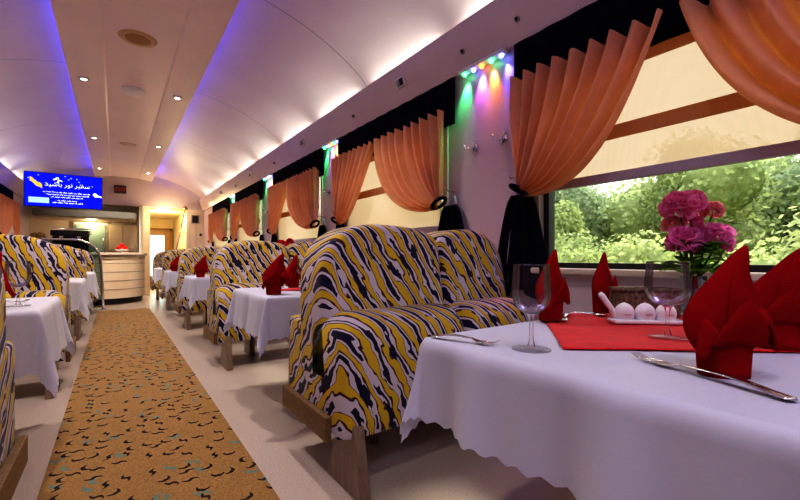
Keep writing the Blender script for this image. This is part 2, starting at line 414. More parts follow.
struct(MB().box(WL, WR, YE + 0.12, 17.4, 2.40, 2.5).build('ceiling_vestibule', M['yel']))
struct(MB().box(0.7, 1.75, 16.8, 16.9, 0, 2.4).build('wall_end', M['yel']))
# corridor door with daylight in its pane
d = bpy.data.objects.new('door_1', None); COL.objects.link(d); d.location = (1.26, 16.78, 0); struct(d, 'brown corridor door with a bright narrow window past the bar', 'door')
MB().box(-0.36, 0.36, -0.03, 0.0, 0, 1.95).build('door_leaf', M['doorw'], d)
MB().box(-0.24, 0.20, -0.045, -0.03, 0.35, 1.80).build('pane', M['daypane'], d)
MB().box(-0.46, -0.36, -0.06, 0.0, 0, 2.05).box(0.36, 0.46, -0.06, 0, 0, 2.05).box(-0.46, 0.46, -0.06, 0, 1.95, 2.05).build('door_frame', M['doorw'], d, bevel=0.008)
MB().tube([(0.27, -0.05, 1.0), (0.27, -0.09, 1.0), (0.19, -0.09, 1.0)], 0.01).build('handle', M['chrome'], d, smooth=True)

# ------------------------------------------------------------------ windows
def make_window(num, c, x, sg):
    w = bpy.data.objects.new('window_%d' % num, None); COL.objects.link(w); w.location = (x, c, 0)
    side = 'in the wall beside the wide carpeted aisle' if sg < 0 else 'of the window row'
    struct(w, '%s picture window %s with dark rubber frame' % (ORD[WIN.index(c)], side), 'window')
    H = WHALF
    X = lambda a, b: (min(a * sg, b * sg), max(a * sg, b * sg))
    b = MB()
    for (y0, y1, z0, z1) in ((-H, H, SILL, SILL + 0.03), (-H, H, WTOP - 0.03, WTOP), (-H, -H + 0.035, SILL, WTOP), (H - 0.035, H, SILL, WTOP)):
        b.box(*X(0.03, 0.09), y0, y1, z0, z1)
    b.build('rubber_frame', M['seal'], w)
    b = MB()
    for (y0, y1, z0, z1) in ((-H - 0.05, -H, SILL - 0.02, WTOP), (H, H + 0.05, SILL - 0.02, WTOP)):
        b.box(*X(-0.015, 0.01), y0, y1, z0, z1)
    b.build('window_frame', M['frame'], w, bevel=0.004)
    MB().box(*X(0.055, 0.061), -H + 0.03, H - 0.03, SILL + 0.025, WTOP - 0.025).build('pane', M['glass'], w)
    MB().box(*X(-0.05, 0.03), -H - 0.05, H + 0.05, SILL - 0.035, SILL).build('sill', M['frame'], w, bevel=0.008)
    return w
for i, c in enumerate(WIN): make_window(i + 1, c, WR, 1)
for i in (3, 4): make_window(i + 3, WIN[i], WL, -1)

# ------------------------------------------------------------------ blinds, valances, curtains
def blind(c, x, sg, zb, label):
    t = thing('roman_blind', label, 'blind', (x - 0.02 * sg, c, 0), group='beige blinds in the windows')
    H = WHALF - 0.01
    def sh(z0, z1): return MB().grid(lambda u, v: (0, -H + 2 * H * u, z0 + (z1 - z0) * v), 8, 6)
    sh(zb + 0.04, 2.16).build('blind_fabric', M['blind'], t, fixn=False)
    for z0, z1 in ((1.60, 1.67), (1.94, 2.05)):
        if z0 > zb + 0.08: MB().box(-0.012 * sg - 0.006, -0.012 * sg + 0.006, -H, H, z0, z1).build('fold_band', M['band'], t, bevel=0.004)
    MB().box(-0.015, 0.015, -H, H, zb, zb + 0.05).build('bottom_rail', M['bar'], t, bevel=0.006)
    MB().tube([(0, -H, 2.17), (0, H, 2.17)], 0.012, 10).build('roller_tube', M['bar'], t, smooth=True)
def valance(c, x, sg, label):
    ya, yb = c - 0.94, c + 0.94
    def f(u, v): return (x - sg * (0.043 + 0.004 * math.sin(u * 60)), ya + (yb - ya) * u, 1.99 + 0.345 * v)
    tag(MB().grid(f, 140, 3).build('valance', M['navy'], smooth=True, solid=0.008), label, 'valance', 'black valances over the windows')
def bez(p, t):
    a, b2, c2, d2 = p; q = 1 - t
    return tuple(q ** 3 * a[k] + 3 * q * q * t * b2[k] + 3 * q * t * t * c2[k] + t ** 3 * d2[k] for k in range(2))
def curtain(c, x, sg, dirn, label, ztie=1.44, group='apricot curtains tied back to the pillars'):
    """dirn -1: gathered on the far pillar (larger y), +1: on the near pillar"""
    yp = c + dirn * 0.905; yc = c + (0.07 if dirn > 0 else 0.01)
    yt = c + dirn * 0.875
    t = thing('curtain', label, 'curtain', (x - 0.10 * sg, yp, 0), group=group)
    top = 2.075
    def f(s, v):
        y0 = yp + (yc - yp) * s
        # thread s: cubic from top (y0,top) to the tie point
        yt_s = yt - dirn * (0.015 + 0.045 * s)
        zt_s = ztie + 0.02 - 0.10 * s
        p = ((y0, top), (y0 + (yp - yc) * 0.10 * s, top - 0.30), (yt_s + (y0 - yt_s) * (0.60 * s + 0.08), zt_s + 0.10 - 0.17 * s), (yt_s, zt_s))
        y, z = bez(p, v)
        k = (1 - v) ** 0.6
        amp = 0.038 * k + 0.014
        fold = amp * math.sin(2 * PI * 8.5 * s + 0.6 * math.sin(3 * v + 5 * s)) + 0.012 * math.sin(2 * PI * 19 * s + 2) * (1 - k * 0.5)
        bulge = 0.07 * math.sin(PI * v) * s
        z2 = z + (0.014 * math.sin(2 * PI * 8.5 * s) * (1 - v * 12) if v < 1 / 12 else 0)
        return (sg * (-bulge - 0.01 - fold), y - yp, z2)
    MB().grid(f, 150, 36).build('drape', M['curtain'], t, smooth=True, fixn=False)
    # tie band: loop round the gathered cloth, hooked to the pillar
    lp = []
    for k in range(25):
        a = 2 * PI * k / 24
        lp.append((sg * (-0.015 + 0.046 * math.cos(a)), yt - yp - dirn * 0.03 + 0.055 * math.sin(a), ztie - 0.035 + dirn * 0.035 * math.sin(a)))
    MB().tube(lp, 0.013, 8, False).build('tieback', M['navy'], t, smooth=True)
    MB().tube([(sg * 0.09, 0.0, ztie + 0.05), (sg * 0.0, dirn * 0.02, ztie + 0.05), (sg * -0.03, dirn * 0.02, ztie + 0.075)], 0.006, 6).build('hook', M['chrome'], t, smooth=True)
    # gathered tail under the tie: navy lining and a lavender edge
    def tail(u, v):
        w = 0.09 + 0.20 * v ** 0.6
        yy = yt - yp + dirn * 0.02 + (u - 0.5) * 2 * w * (0.75)
        return (sg * (0.060 - 0.016 * math.sin(u * 22) * (0.4 + v)), yy, ztie - 0.05 - v * (0.62 + 0.03 * math.sin(u * 9)))
    MB().grid(tail, 40, 16).build('tail', M['navy'], t, smooth=True, solid=0.01, fixn=False)
    def sl(u, v):
        w = 0.02 + 0.05 * v
        return (sg * (0.075 - 0.006 * math.sin(u * 12)), yt - yp + dirn * (0.05 + 0.10 * v) + (u - 0.5) * w, ztie + 0.02 - v * 0.62)
    MB().grid(sl, 12, 12).build('sheer_edge', M['lav'], t, smooth=True, solid=0.006, fixn=False)
    return t
WNAME = ['nearest window', 'second window', 'third window', 'fourth window', 'fifth window']
for i, c in enumerate(WIN):
    blind(c, WR, 1, 1.385 if i == 0 else 1.20, 'beige roman blind half lowered in the %s of the long window row' % WNAME[i])
    valance(c, WR, 1, 'black pleated valance above the %s of the long window row' % WNAME[i])
    curtain(c, WR, 1, 1, 'apricot curtain on the %s, swept to the pillar farther down the car' % WNAME[i])
    curtain(c, WR, 1, -1, 'apricot curtain on the %s, swept to its nearer pillar' % WNAME[i])
for i, nm in ((3, 'window across the aisle before the glass partition'), (4, 'window in the wall beneath the blue screen')):
    blind(WIN[i], WL, -1, 1.2, 'beige blind in the ' + nm)
    valance(WIN[i], WL, -1, 'black valance over the ' + nm)
    curtain(WIN[i], WL, -1, -1, 'apricot curtain on the near side of the ' + nm)
    curtain(WIN[i], WL, -1, 1, 'apricot curtain on the far side of the ' + nm)

# ------------------------------------------------------------------ pillar fittings: coloured LED bars and coat hooks
PIL = [(WIN[k] + WIN[k + 1]) / 2 for k in range(4)]
def lamp(name, kind, loc, energy, col, size=0.05, rot=None, aim=None, **kw):
    l = bpy.data.lights.new(name, kind); l.energy = energy; l.color = col
    if kind == 'AREA': l.shape = 'RECTANGLE'; l.size, l.size_y = size
    else: l.shadow_soft_size = size
    for k, v in kw.items(): setattr(l, k, v)
    o = bpy.data.objects.new(name, l); COL.objects.link(o); o.location = loc
    if aim is not None: o.rotation_euler = (Vector(aim) - Vector(loc)).to_track_quat('-Z', 'Y').to_euler()
    elif rot: o.rotation_euler = rot
    return o
PN = ['pillar beside the big bench', 'second pillar down the car', 'third pillar down the car', 'fourth pillar, nearest the bar']
for k, y in enumerate(PIL):
    t = thing('led_bar', 'small bar of green, orange and blue lights atop the %s' % PN[k], 'light', (WR - 0.047, y, 2.327), group='coloured light bars on the pillars')
    MB().box(-0.03, 0.03, -0.20, 0.20, -0.012, 0.012).build('housing', M['white'], t, bevel=0.004)
    for q, (m, dy) in enumerate((('lb', -0.17), ('lg', -0.085), ('lo', 0.0), ('lb', 0.075), ('lg', 0.16))):
        MB().ball((0, dy, -0.018), 0.016, 10, 6).build('led_lens', M[m], t, smooth=True)
    E = 16.0
    for dy, col in ((-0.17, (0.12, 0.10, 1.0)), (-0.06, (1.0, 0.30, 0.05)), (0.03, (0.7, 0.2, 0.9)), (0.16, (0.05, 1.0, 0.25))):
        lamp('pillar_led', 'SPOT', (WR - 0.024, y + dy, 2.300), E, col, 0.006, aim=(WR - 0.001, y + dy * 1.35, 2.05), spot_size=math.radians(58), spot_blend=1.0)
hook = None
HN = [('bar-side', 0.13), ('camera-side', -0.13)]
for k, y in enumerate(PIL):
    for nm, dy in HN:
        lab = 'chrome coat hook on the %s, %s of its pair' % (PN[k], 'farther' if dy > 0 else 'nearer')
        if hook is None:
            hook = thing('coat_hook', lab, 'hook', (WR, y + dy - 0.03, 1.78), group='chrome coat hooks on the pillars')
            MB().tube([(0.0, 0, 0), (-0.012, 0, 0)], 0.028, 16).build('rosette', M['chrome'], hook, smooth=False)
            for a in (-1, 1):
                MB().tube([(-0.01, 0, 0), (-0.04, a * 0.012, -0.012), (-0.06, a * 0.035, -0.01), (-0.068, a * 0.05, 0.022)], [0.008, 0.008, 0.007, 0.011], 8).build('prong', M['chrome'], hook, smooth=True)
            MB().tube([(-0.01, 0, -0.01), (-0.03, 0, -0.04), (-0.05, 0, -0.035)], 0.008, 8).build('lower_prong', M['chrome'], hook, smooth=True)
        else: dup(hook, lab, (WR, y + dy - 0.03, 1.78))
# fascia fittings
fx = lambda z: CX + 1.77 + (2.634 - z) * 0.09 / 0.294
socket = None
for k, y in enumerate((2.75, 4.95, 7.4, 9.85)):
    lab = 'small white socket plate on the fascia above the %s' % ['second window', 'gap after the second window', 'third pillar area', 'far windows'][k]
    if socket is None:
        socket = thing('socket_plate', lab, 'socket', (fx(2.5) - 0.004, y, 2.5), group='plates on the window fascia')
        socket.rotation_euler = (0, math.radians(-17), 0)
        MB().box(-0.012, 0.006, -0.055, 0.055, -0.04, 0.04).build('plate', M['white'], socket, bevel=0.006)
        MB().box(-0.018, -0.010, -0.045, 0.0, -0.028, 0.028).build('grille', M['black'], socket, bevel=0.003)
        MB().box(-0.018, -0.010, 0.008, 0.045, -0.028, 0.028).build('rocker', M['grey'], socket, bevel=0.003)
    else: dup(socket, lab, (fx(2.5) - 0.004, y, 2.5))
knob = None
for k, y in enumerate((1.55, 2.02, 3.6, 6.1, 8.5)):
    lab = 'tiny dark round sensor on the fascia, %s along the car' % ['nearest', 'second', 'third', 'fourth', 'fifth'][k]
    if knob is None:
        knob = thing('fascia_sensor', lab, 'sensor', (fx(2.46), y, 2.46), group='tiny dark sensors on the fascia')
        MB().tube([(0.004, 0, 0), (-0.008, 0, 0)], 0.018, 14).build('collar', M['grey'], knob)
        MB().ball((-0.012, 0, 0), 0.012, 10, 6).build('lens', M['black'], knob, smooth=True)
    else: dup(knob, lab, (fx(2.46), y, 2.46))

# ------------------------------------------------------------------ ceiling fittings
dl = None
for k, y in enumerate((3.0, 5.83, 8.6, 11.45)):
    for sx, nm in ((-0.29, 'screen side'), (0.655, 'window side')):
        z = 3.062 if sx < 0 else 3.064
        lab = 'small round recessed ceiling downlight, %s on the %s' % (ORD[k] if k < 3 else 'last before the bulkhead', nm)
        if dl is None:
            dl = thing('downlight', lab, 'light', (sx, y, z), group='ceiling downlights')
            MB().lathe([(0.028, -0.006), (0.052, -0.008), (0.055, 0.0), (0.055, 0.02)], n=24).build('bezel', M['white'], dl, smooth=True)
            MB().tube([(0, 0, 0.012), (0, 0, -0.004)], 0.036, 20).build('lens', M['lens'], dl)
            o = dl
        else: o = dup(dl, lab, (sx, y, z))
        o.location = (sx, y, z - 0.004)
for y in (-1.0, 0.3, 3.0, 5.83, 8.6, 11.45):
    for sx in (-0.29, 0.655):
        lamp('downlight_beam', 'SPOT', (sx, y, 3.03), 66 if y > 1 else 19, (1.0, 0.88, 0.79), 0.04, rot=(0, 0, 0), spot_size=math.radians(125), spot_blend=0.8)
t = thing('ceiling_speaker', 'round brown ceiling speaker set in a tan ring', 'speaker', (0.18, 4.55, 3.10))
MB().lathe([(0.10, -0.010), (0.145, -0.012), (0.16, 0.0)], n=36).build('ring', M['tan'], t, smooth=True)
MB().lathe([(0.0, -0.014), (0.06, -0.016), (0.108, -0.010)], n=32).build('grille', M['brown'], t, smooth=True)
t = thing('smoke_detector', 'white domed smoke detector on the ceiling past the speaker', 'smoke detector', (0.19, 5.97, 3.10))
MB().lathe([(0.125, 0.0), (0.13, -0.015), (0.12, -0.03)], n=32).build('base', M['white'], t, smooth=True)
MB().lathe([(0.12, -0.03), (0.10, -0.055), (0.06, -0.07), (0.0, -0.074)], n=32).build('dome', M['white'], t, smooth=True)
t = thing('ceiling_vent', 'small flat round ceiling plate close to the bulkhead', 'vent', (0.2, 8.9, 3.10))
MB().lathe([(0.0, -0.012), (0.08, -0.012), (0.10, 0.0)], n=28).build('disc', M['ceil'], t, smooth=True)
MB().lathe([(0.10, -0.004), (0.125, -0.004), (0.13, 0.0)], n=28).build('ring', M['tan'], t, smooth=True)

# ------------------------------------------------------------------ benches
def rbox(b, x0, x1, y0, y1, z0, z1): b.box(x0, x1, y0, y1, z0, z1)
def arch_outline(x0, x1, zb, zt, outer):
    """straight sides running into one broad arch: deep round shoulder on the outer side (-1 / +1 in x), shallow one at the seam"""
    pts = [(x0, zb), (x1, zb)]; m = 40
    for k in range(m + 1):
        a = k / m * PI; c_, s_ = math.cos(a), math.sin(a)
        h = 0.36 if c_ * outer > 0 else 0.13
        pts.append(((x0 + x1) / 2 + (x1 - x0) / 2 * math.copysign(abs(c_) ** 0.80, c_), zt - h + h * s_ ** 0.66))
    return pts
def make_bench(label, loc, s, zm, group):
    t = thing('dining_bench', label, 'bench', loc, group=group)
    W = [(0.0, 0.73), (0.73, 1.26)]
    fl = lambda a, b_: (min(a * s, b_ * s), max(a * s, b_ * s))
    for (a, b_) in W:
        x0, x1 = fl(a + 0.003, b_ - 0.003)
        # seat: upholstered block with full front apron, domed cushion on top
        def seat(u, v, x0=x0, x1=x1):
            prof_ = [(-0.30, 0.24), (-0.315, 0.30), (-0.32, 0.45), (-0.318, 0.62), (-0.302, 0.69), (-0.265, 0.735), (-0.20, 0.757), (-0.12, 0.757), (-0.05, 0.74), (0.0, 0.70), (0.0, 0.40), (0.0, 0.28)]
            k = v * (len(prof_) - 1); i = min(int(k), len(prof_) - 2); q = k - i
            y = prof_[i][0] * (1 - q) + prof_[i + 1][0] * q; z = prof_[i][1] * (1 - q) + prof_[i + 1][1] * q
            e = min(u, 1 - u); round_ = (1 - min(1, e / 0.14)) ** 2.2
            z2 = z - round_ * 0.05 * max(0, min(1, (z - 0.52) / 0.2)); y2 = y + round_ * 0.04 * max(0, min(1, (-y - 0.1) / 0.2))
            return (x0 + (x1 - x0) * u, y2, z2)
        mb = MB().grid(seat, 28, 30)
        # end caps
        for u in (0, 1):
            ring = [seat(u, k / 30) for k in range(31)]
            mb.add(ring, [tuple(range(31))])
        mb.build('seat', zm, t, smooth=False, bevel=0.0)
        # backrest leaning backwards
        oz = arch_outline(x0, x1, 0.42, 1.17, (-1 if a == 0.0 else 1) * s)
        mb = MB(); nn = len(oz)
        lean = lambda z: (z - 0.56) * 0.15
        fr = [(x, -0.165 + lean(z), z) for x, z in oz]; bk = [(x, 0.18 + lean(z) * 0.1, z) for x, z in oz]
        mb.add(fr + bk, [tuple(range(nn)), tuple(range(2 * nn - 1, nn - 1, -1))] + [(i, i + nn, (i + 1) % nn + nn, (i + 1) % nn) for i in range(nn)])
        mb.build('backrest', zm, t, bevel=0.045, seg=4)
    x0, x1 = fl(0.0, 1.26)
    MB().box(x0 + 0.006, x1 - 0.006, 0.0, 0.33, 0.26, 0.69).build('base', zm, t, bevel=0.025, seg=3)
    bx0, bx1 = fl(-0.028, 0.0)
    MB().box(bx0, bx1, -0.21, 0.325, 0.215, 0.32).build('side_board', M['wood'], t, bevel=0.004)
    for (a, y0, y1, yt0, yt1) in ((0.05, -0.37, -0.07, -0.31, -0.16), (1.16, -0.30, -0.04, -0.26, -0.1), (0.36, 0.06, 0.30, 0.10, 0.26)):
        lx0, lx1 = fl(a, a + 0.05)
        MB().prism([(y0, 0.0), (y1, 0.0), (yt1, 0.30), (yt0, 0.30)], 'x', lx0, lx1).build('leg', M['woodpale'], t, bevel=0.004)
    return t
BN = ['nearest', 'second nearest', 'third', 'fourth', 'last']
b0 = None
for k, y in enumerate(BENCH_Y):
    lab = '%s two-seat zebra-striped bench in the row under the windows' % BN[k]
    if b0 is None: b0 = make_bench(lab, (BX, y, 0), 1, M['zr'], 'zebra benches under the windows')
    else: dup(b0, lab, (BX, y, 0))
b1 = None
for k, y in enumerate(BENCH_Y[:4]):
    lab = '%s two-seat zebra-striped bench in the row across the carpet from the windows' % BN[k]
    if b1 is None: b1 = make_bench(lab, (BXL, y, 0), -1, M['zl'], 'zebra benches across the aisle')
    else: dup(b1, lab, (BXL, y, 0))
for o in [x for x in COL.objects if x.name.startswith('seat')]:
    me = o.data
    me.polygons.foreach_set('use_smooth', [True] * len(me.polygons))
    if not o.modifiers:
        e = o.modifiers.new('es', 'EDGE_SPLIT'); e.split_angle = math.radians(55)

# ------------------------------------------------------------------ carpet runner
def cp(u, v): return (-0.26 + 0.81 * u, -1.5 + 10.7 * v, 0.008)
tag(MB().box(-0.26, 0.55, -1.5, 9.2, 0.001, 0.009).build('carpet_runner', M['carpet']), 'long brown aisle carpet with dark and teal squiggles', 'carpet')

# ------------------------------------------------------------------ tables
def cloth_mesh(w, d, over, seed, flare=0.10, hem=0.012, wall=1):
    """w along x, d along y (centred); z = 0 is the table top"""
    rr = random.Random(seed); ph = [rr.uniform(0, 6) for _ in range(4)]
    N = 96
    hx, hy = w / 2, d / 2
    def f(u, v):
        lo, hi = (hx + over, hx + 0.02) if wall > 0 else (hx + 0.02, hx + over)
        a = -lo + (lo + hi) * u; b_ = (v * 2 - 1) * (hy + over)
        per = math.atan2(b_ / (hy + over), a / (hx + over))
        ex, ey = max(0, abs(a) - hx), max(0, abs(b_) - hy)
        sx, sy = math.copysign(1, a), math.copysign(1, b_)
        if ex == 0 and ey == 0: return (a, b_, 0.0008 * math.sin(a * 17 + ph[0]) * math.sin(b_ * 13))
        if a * wall > hx: ex *= 0.001
        e = math.hypot(ex, ey)
        dx, dy = ex / e, ey / e
        # scalloped hem on the outermost rows
        m = max(ex, ey)
        sc = 1 - hem * (0.5 + 0.5 * math.cos((a if ey > ex else b_) * 2 * PI / 0.055)) / over if m > over * 0.985 else 1
        r0 = 0.018
        drop = e * sc
        s = (a * sy if ey > 0 and ex == 0 else b_ * sx) * 1.0
        corner = min(ex, ey) / over
        fold = 0.016 * math.sin(s * 19 + ph[1]) + 0.010 * math.sin(s * 37 + ph[2])
        out = r0 * min(1, drop / 0.03) + flare * (drop / over) ** 1.3 * (0.45 + 0.75 * corner) + fold * (drop / over) * (1 if corner == 0 else max(0.2, 1 - 3 * corner))
        z = -max(0, drop - 0.010) * (0.98 - 0.05 * corner)
        if corner > 0:   # corner cone: pleat both edges in and let the tip hang
            pl = math.sin(4 * math.atan2(ey, ex)) * 0.022 * (drop / over)
            out += pl
        return (sx * min(abs(a), hx) + sx * dx * out, sy * min(abs(b_), hy) + sy * dy * out, z)
    return MB().grid(f, N, N)
def make_table(label, clab, loc, w, d, over, mat, seed, flare, group, cgroup, tl, wall=1):
    t = thing('dining_table', label, 'table', loc, group=group)
    MB().box(-w / 2 + 0.004, w / 2 - 0.004, -d / 2 + 0.004, d / 2 - 0.004, -0.035, -0.004).build('tabletop', M['woodpale'], t, bevel=0.004)
    MB().prism([(-0.10, -loc[2]), (0.10, -loc[2]), (0.07, -0.035), (-0.07, -0.035)], 'x', tl, tl + 0.05).build('leg', M['woodpale'], t, bevel=0.004)
    MB().prism([(-0.10, -loc[2]), (0.10, -loc[2]), (0.07, -0.035), (-0.07, -0.035)], 'x', -tl - 0.05, -tl).build('leg', M['woodpale'], t, bevel=0.004)
    c = cloth_mesh(w, d, over, seed, flare, 0.012, wall).build('tablecloth', mat, smooth=True, fixn=False, loc=loc)
    tag(c, clab, 'tablecloth', cgroup)
    return t, c
TN = ['nearest', 'second', 'third', 'fourth', 'last']
RX0, RX1 = 0.73, 2.0
RCX, RW = (RX0 + RX1) / 2, RX1 - RX0
for k, y in enumerate(TABLE_Y):
    d = 0.78 if k == 0 else 0.76
    make_table('%s dining table in the window row, under its white cloth' % TN[k], 'plain white tablecloth with scalloped hem on the %s table of the window row' % TN[k],
               (RCX, y, TZ), RW, d, 0.245 if k == 0 else 0.27, M['cloth'], k, 0.035 if k == 0 else 0.045, 'tables in the window row', 'white tablecloths in the window row', -0.34)
LW = 1.36; LCX = -0.96
for k, y in enumerate(TABLE_Y[1:4]):
    make_table('%s dining table across the aisle from the windows' % TN[k], 'white damask tablecloth on the %s table across the aisle' % TN[k],
               (LCX, y, TZ), LW, 0.76, 0.30, M['lace'], 20 + k, 0.05, 'tables across the aisle', 'damask tablecloths across the aisle', 0.42, -1)

# red diamond overlays
def overlay(cx, cy, ax, ay, w, d, label):
    hy = d / 2
    def f(u, v):
        p, q = u * 2 - 1, v * 2 - 1
        x = (p + q) / 2 * ax * 1.0; y = (p - q) / 2 * ay * 1.0
        yy = cy + y - f.ty
        e = abs(yy) - hy; z = 0.0045 + 0.0012 * math.sin(x * 23) * math.sin(y * 19)
        if e > 0:
            yy = math.copysign(hy + 0.022 + e * 0.12, yy); z -= max(0, e - 0.01) * 0.97
        return (x, yy + f.ty - cy, z)
    f.ty = overlay.ty
    o = MB().grid(f, 40, 40).build('table_overlay', M['red'], smooth=True, fixn=False, solid=0.0015, loc=(cx, cy, TZ))
    return tag(o, label, 'table overlay', 'red diamond overlays on the tables')
overlay.ty = TABLE_Y[0]; overlay(1.40, 0.56, 0.50, 0.41, RW, 0.78, 'red diamond overlay on the nearest white table')
for k in (1, 2, 3):
    overlay.ty = TABLE_Y[k]; overlay(1.38, TABLE_Y[k], 0.5, 0.36, RW, 0.76, 'red diamond overlay on the %s table of the window row' % TN[k])

# ------------------------------------------------------------------ folded napkins
def make_napkin(label, loc, rz, group):
    t = thing('folded_napkin', label, 'napkin', loc, rz, group)
    # rolled band at the foot
    def body(u, v):
        a = -PI + 2 * PI * u
        r = 0.042 + 0.006 * v + 0.0025 * math.sin(a * 3 + 1)
        return (r * math.sin(a), r * 0.85 * math.cos(a), (0.100 + 0.012 * math.cos(a * 2 + 0.6)) * v)
    MB().grid(body, 32, 8).build('wrapped_base', M['redn'], t, smooth=True, solid=0.003, fixn=False)
    # tall pointed cone, open at its overlapping seam, the tip leaning a little
    def cone(u, v):
        a = -PI * 1.08 + 2.16 * PI * u
        r = (0.044 + 0.028 * math.sin(PI * min(1, v * 1.35)) * (1 - 0.6 * v)) * (1 - v ** 2.2) ** 0.8 + 0.0015
        r *= 1 + 0.10 * (u - 0.5)
        return (r * 1.15 * math.sin(a) + 0.055 * v ** 2.5, 0.55 * r * math.cos(a) + 0.010 * v, 0.050 + 0.202 * v)
    MB().grid(cone, 36, 18).build('point', M['redn'], t, smooth=True, solid=0.003, fixn=False)
    # petal folded across the front and two wings turned down at the sides
    def front(u, v):
        q = u * 2 - 1; wd = 0.050 * (1 - v ** 1.7) ** 0.8 + 0.002
        return (q * wd + 0.018 * v, -0.036 - 0.006 * (1 - q * q) - 0.008 * math.sin(PI * v), 0.070 + 0.085 * v - 0.01 * abs(q))
    MB().grid(front, 12, 10).build('front_petal', M['redn'], t, smooth=True, solid=0.003, fixn=False)
    for sg, dz, ln in ((-1, -0.010, 0.030), (1, 0.010, 0.058)):
        def wing(u, v, sg=sg, dz=dz, ln=ln):
            q = u * 2 - 1; wd = 0.032 * (1 - v ** 1.7) + 0.003
            z = 0.112 + dz + 0.022 * math.sin(PI * min(1, v * 1.2)) - 0.060 * v * v
            return (sg * (0.038 + ln * v - 0.012 * q * q), q * wd - 0.008 - 0.016 * v, z + 0.030 * q * (1 - v) - 0.012 * q * q)
        MB().grid(wing, 12, 12).build('wing', M['redn'], t, smooth=True, solid=0.003, fixn=False)
    return t
NG = 'folded red napkins'
NAPS = [
    ((0.968, 0.262), 0.0, 'big red folded napkin standing behind the fork at the near table edge'),
    ((1.340, 0.250), -0.5, 'red folded napkin at the near table, cut by the photo edge'),
    ((1.255, 0.83), 0.7, 'red folded napkin standing behind the aisle-side wine glass on the near table'),
    ((1.650, 0.845), 0.8, 'red folded napkin by the window sill on the near table'),
]
nap = None
for (x, y), rz, lab in NAPS:
    if nap is None: nap = make_napkin(lab, (x, y, TZ + 0.001), rz - 0.62, NG)
    else: dup(nap, lab, (x, y, TZ + (0.007 if y < 0.3 or x < 1.3 else 0.001)), rz - 0.62)
for k in (1, 2, 3):
    for q, (dx, dy) in enumerate(((0.80, -0.27), (1.10, 0.2), (1.62, -0.2))):
        if k > 1 and q == 2: continue
        dup(nap, 'red folded napkin on the %s window-row table, %s' % (TN[k], ['at its aisle edge', 'facing the bench behind', 'close to the glass'][q]), (dx, TABLE_Y[k] + dy, TZ + 0.004), -0.5 + q)
for k in (1, 2, 3):
    for q, (dx, dy) in enumerate(((-0.46, -0.28), (-0.54, 0.22), (-0.62, -0.14))):
        if k > 1 and q != 1: continue
        dup(nap, 'red folded napkin on the %s damask table, %s' % (TN[k - 1], ['nearest its front', 'closest to its bench', 'in the middle of the cloth'][q]), (dx, TABLE_Y[k] + dy, TZ + 0.002), 0.4 + q)

# ------------------------------------------------------------------ wine glasses
def make_glass(label, loc, sc, bw):
    t = thing('wine_glass', label, 'glass', loc, group='empty wine glasses')
    k = sc
    foot = [(0.0, 0.007), (0.012, 0.007), (0.030, 0.004), (0.046, 0.0015), (0.047, 0.0), (0.0, 0.0)]
    MB().lathe([(r * k, z * k) for r, z in foot], n=32).build('foot', M['fglass'], t, smooth=True)
    st = [(0.010, 0.007), (0.006, 0.022), (0.0048, 0.045), (0.005, 0.068), (0.009, 0.082), (0.014, 0.088)]
    MB().lathe([(r * k, z * k) for r, z in st], n=16).build('stem', M['cglass'], t, smooth=True)
    bo = [(0.0, 0.086), (0.012, 0.087), (0.028, 0.094), (0.040, 0.108), (0.046, 0.128), (0.0465, 0.150), (0.044, 0.180), (0.0425, 0.207)]
    bi = [(0.0415, 0.207), (0.043, 0.180), (0.0453, 0.150), (0.0448, 0.128), (0.0388, 0.109), (0.027, 0.096), (0.0, 0.089)]
    MB().lathe([(r * k * bw, z * k) for r, z in bo], n=40).build('bowl', M['cglass'], t, smooth=True)
    # gleaming rim
    MB().tube([(0.042 * k * bw * math.cos(a * PI / 20), 0.042 * k * bw * math.sin(a * PI / 20), 0.207 * k) for a in range(41)], 0.0012, 6, False).build('rim', M['cglass'], t, smooth=True)
    return t
g = make_glass('empty wine glass at the aisle corner of the nearest table', (0.845, 0.612, TZ + 0.001), 1.02, 1.0)
make_glass('wide empty wine glass on the red overlay before the flowers', (1.250, 0.460, TZ + 0.007), 1.02, 1.18)
dup(g, 'wine glass by the red napkin on the first damask table across the aisle', (-0.37, TABLE_Y[1] - 0.16, TZ + 0.002))
dup(g, 'wine glass on the second window-row table', (1.12, TABLE_Y[1] + 0.05, TZ + 0.006))

# ------------------------------------------------------------------ cutlery
def make_fork(label, p0, p1, z, group='steel cutlery on the nearest table'):
    """p0 handle end, p1 tine end"""
    a = Vector((*p0, 0)); b_ = Vector((*p1, 0)); L = (b_ - a).length
    t = thing('fork', label, 'fork', (p0[0], p0[1], z), math.atan2(b_.y - a.y, b_.x - a.x), group)
    def h(u, v):
        x = u * L * 0.64; w = 0.010 * (1 - u) ** 0.7 + 0.0035; s = v * 2 - 1
        if u < 0.06: w *= (u / 0.06) ** 0.5 + 0.1
        return (x, s * w, 0.003 + 0.010 * math.sin(u * PI * 0.95) ** 2 * 0.8 + 0.008 * u * u + 0.0015 * (1 - s * s))
    MB().grid(h, 24, 4).build('handle', M['steel'], t, smooth=True, solid=0.002, fixn=False)
    def hd(u, v):
        x = L * (0.64 + 0.16 * u); s = v * 2 - 1; w = 0.0035 + 0.0105 * min(1, u * 1.6) ** 0.8
        return (x, s * w, 0.011 - 0.007 * math.sin(u * PI * 0.7))
    MB().grid(hd, 10, 6).build('head', M['steel'], t, smooth=True, solid=0.002, fixn=False)
    for k in range(4):
        yy = -0.0115 + 0.0077 * k
        MB().tube([(L * 0.795, yy, 0.0045), (L * 0.88, yy, 0.003), (L * 0.95, yy * 0.95, 0.006), (L, yy * 0.9, 0.012)], [0.0022, 0.0022, 0.0018, 0.001], 6).build('tine', M['steel'], t, smooth=True)
    return t
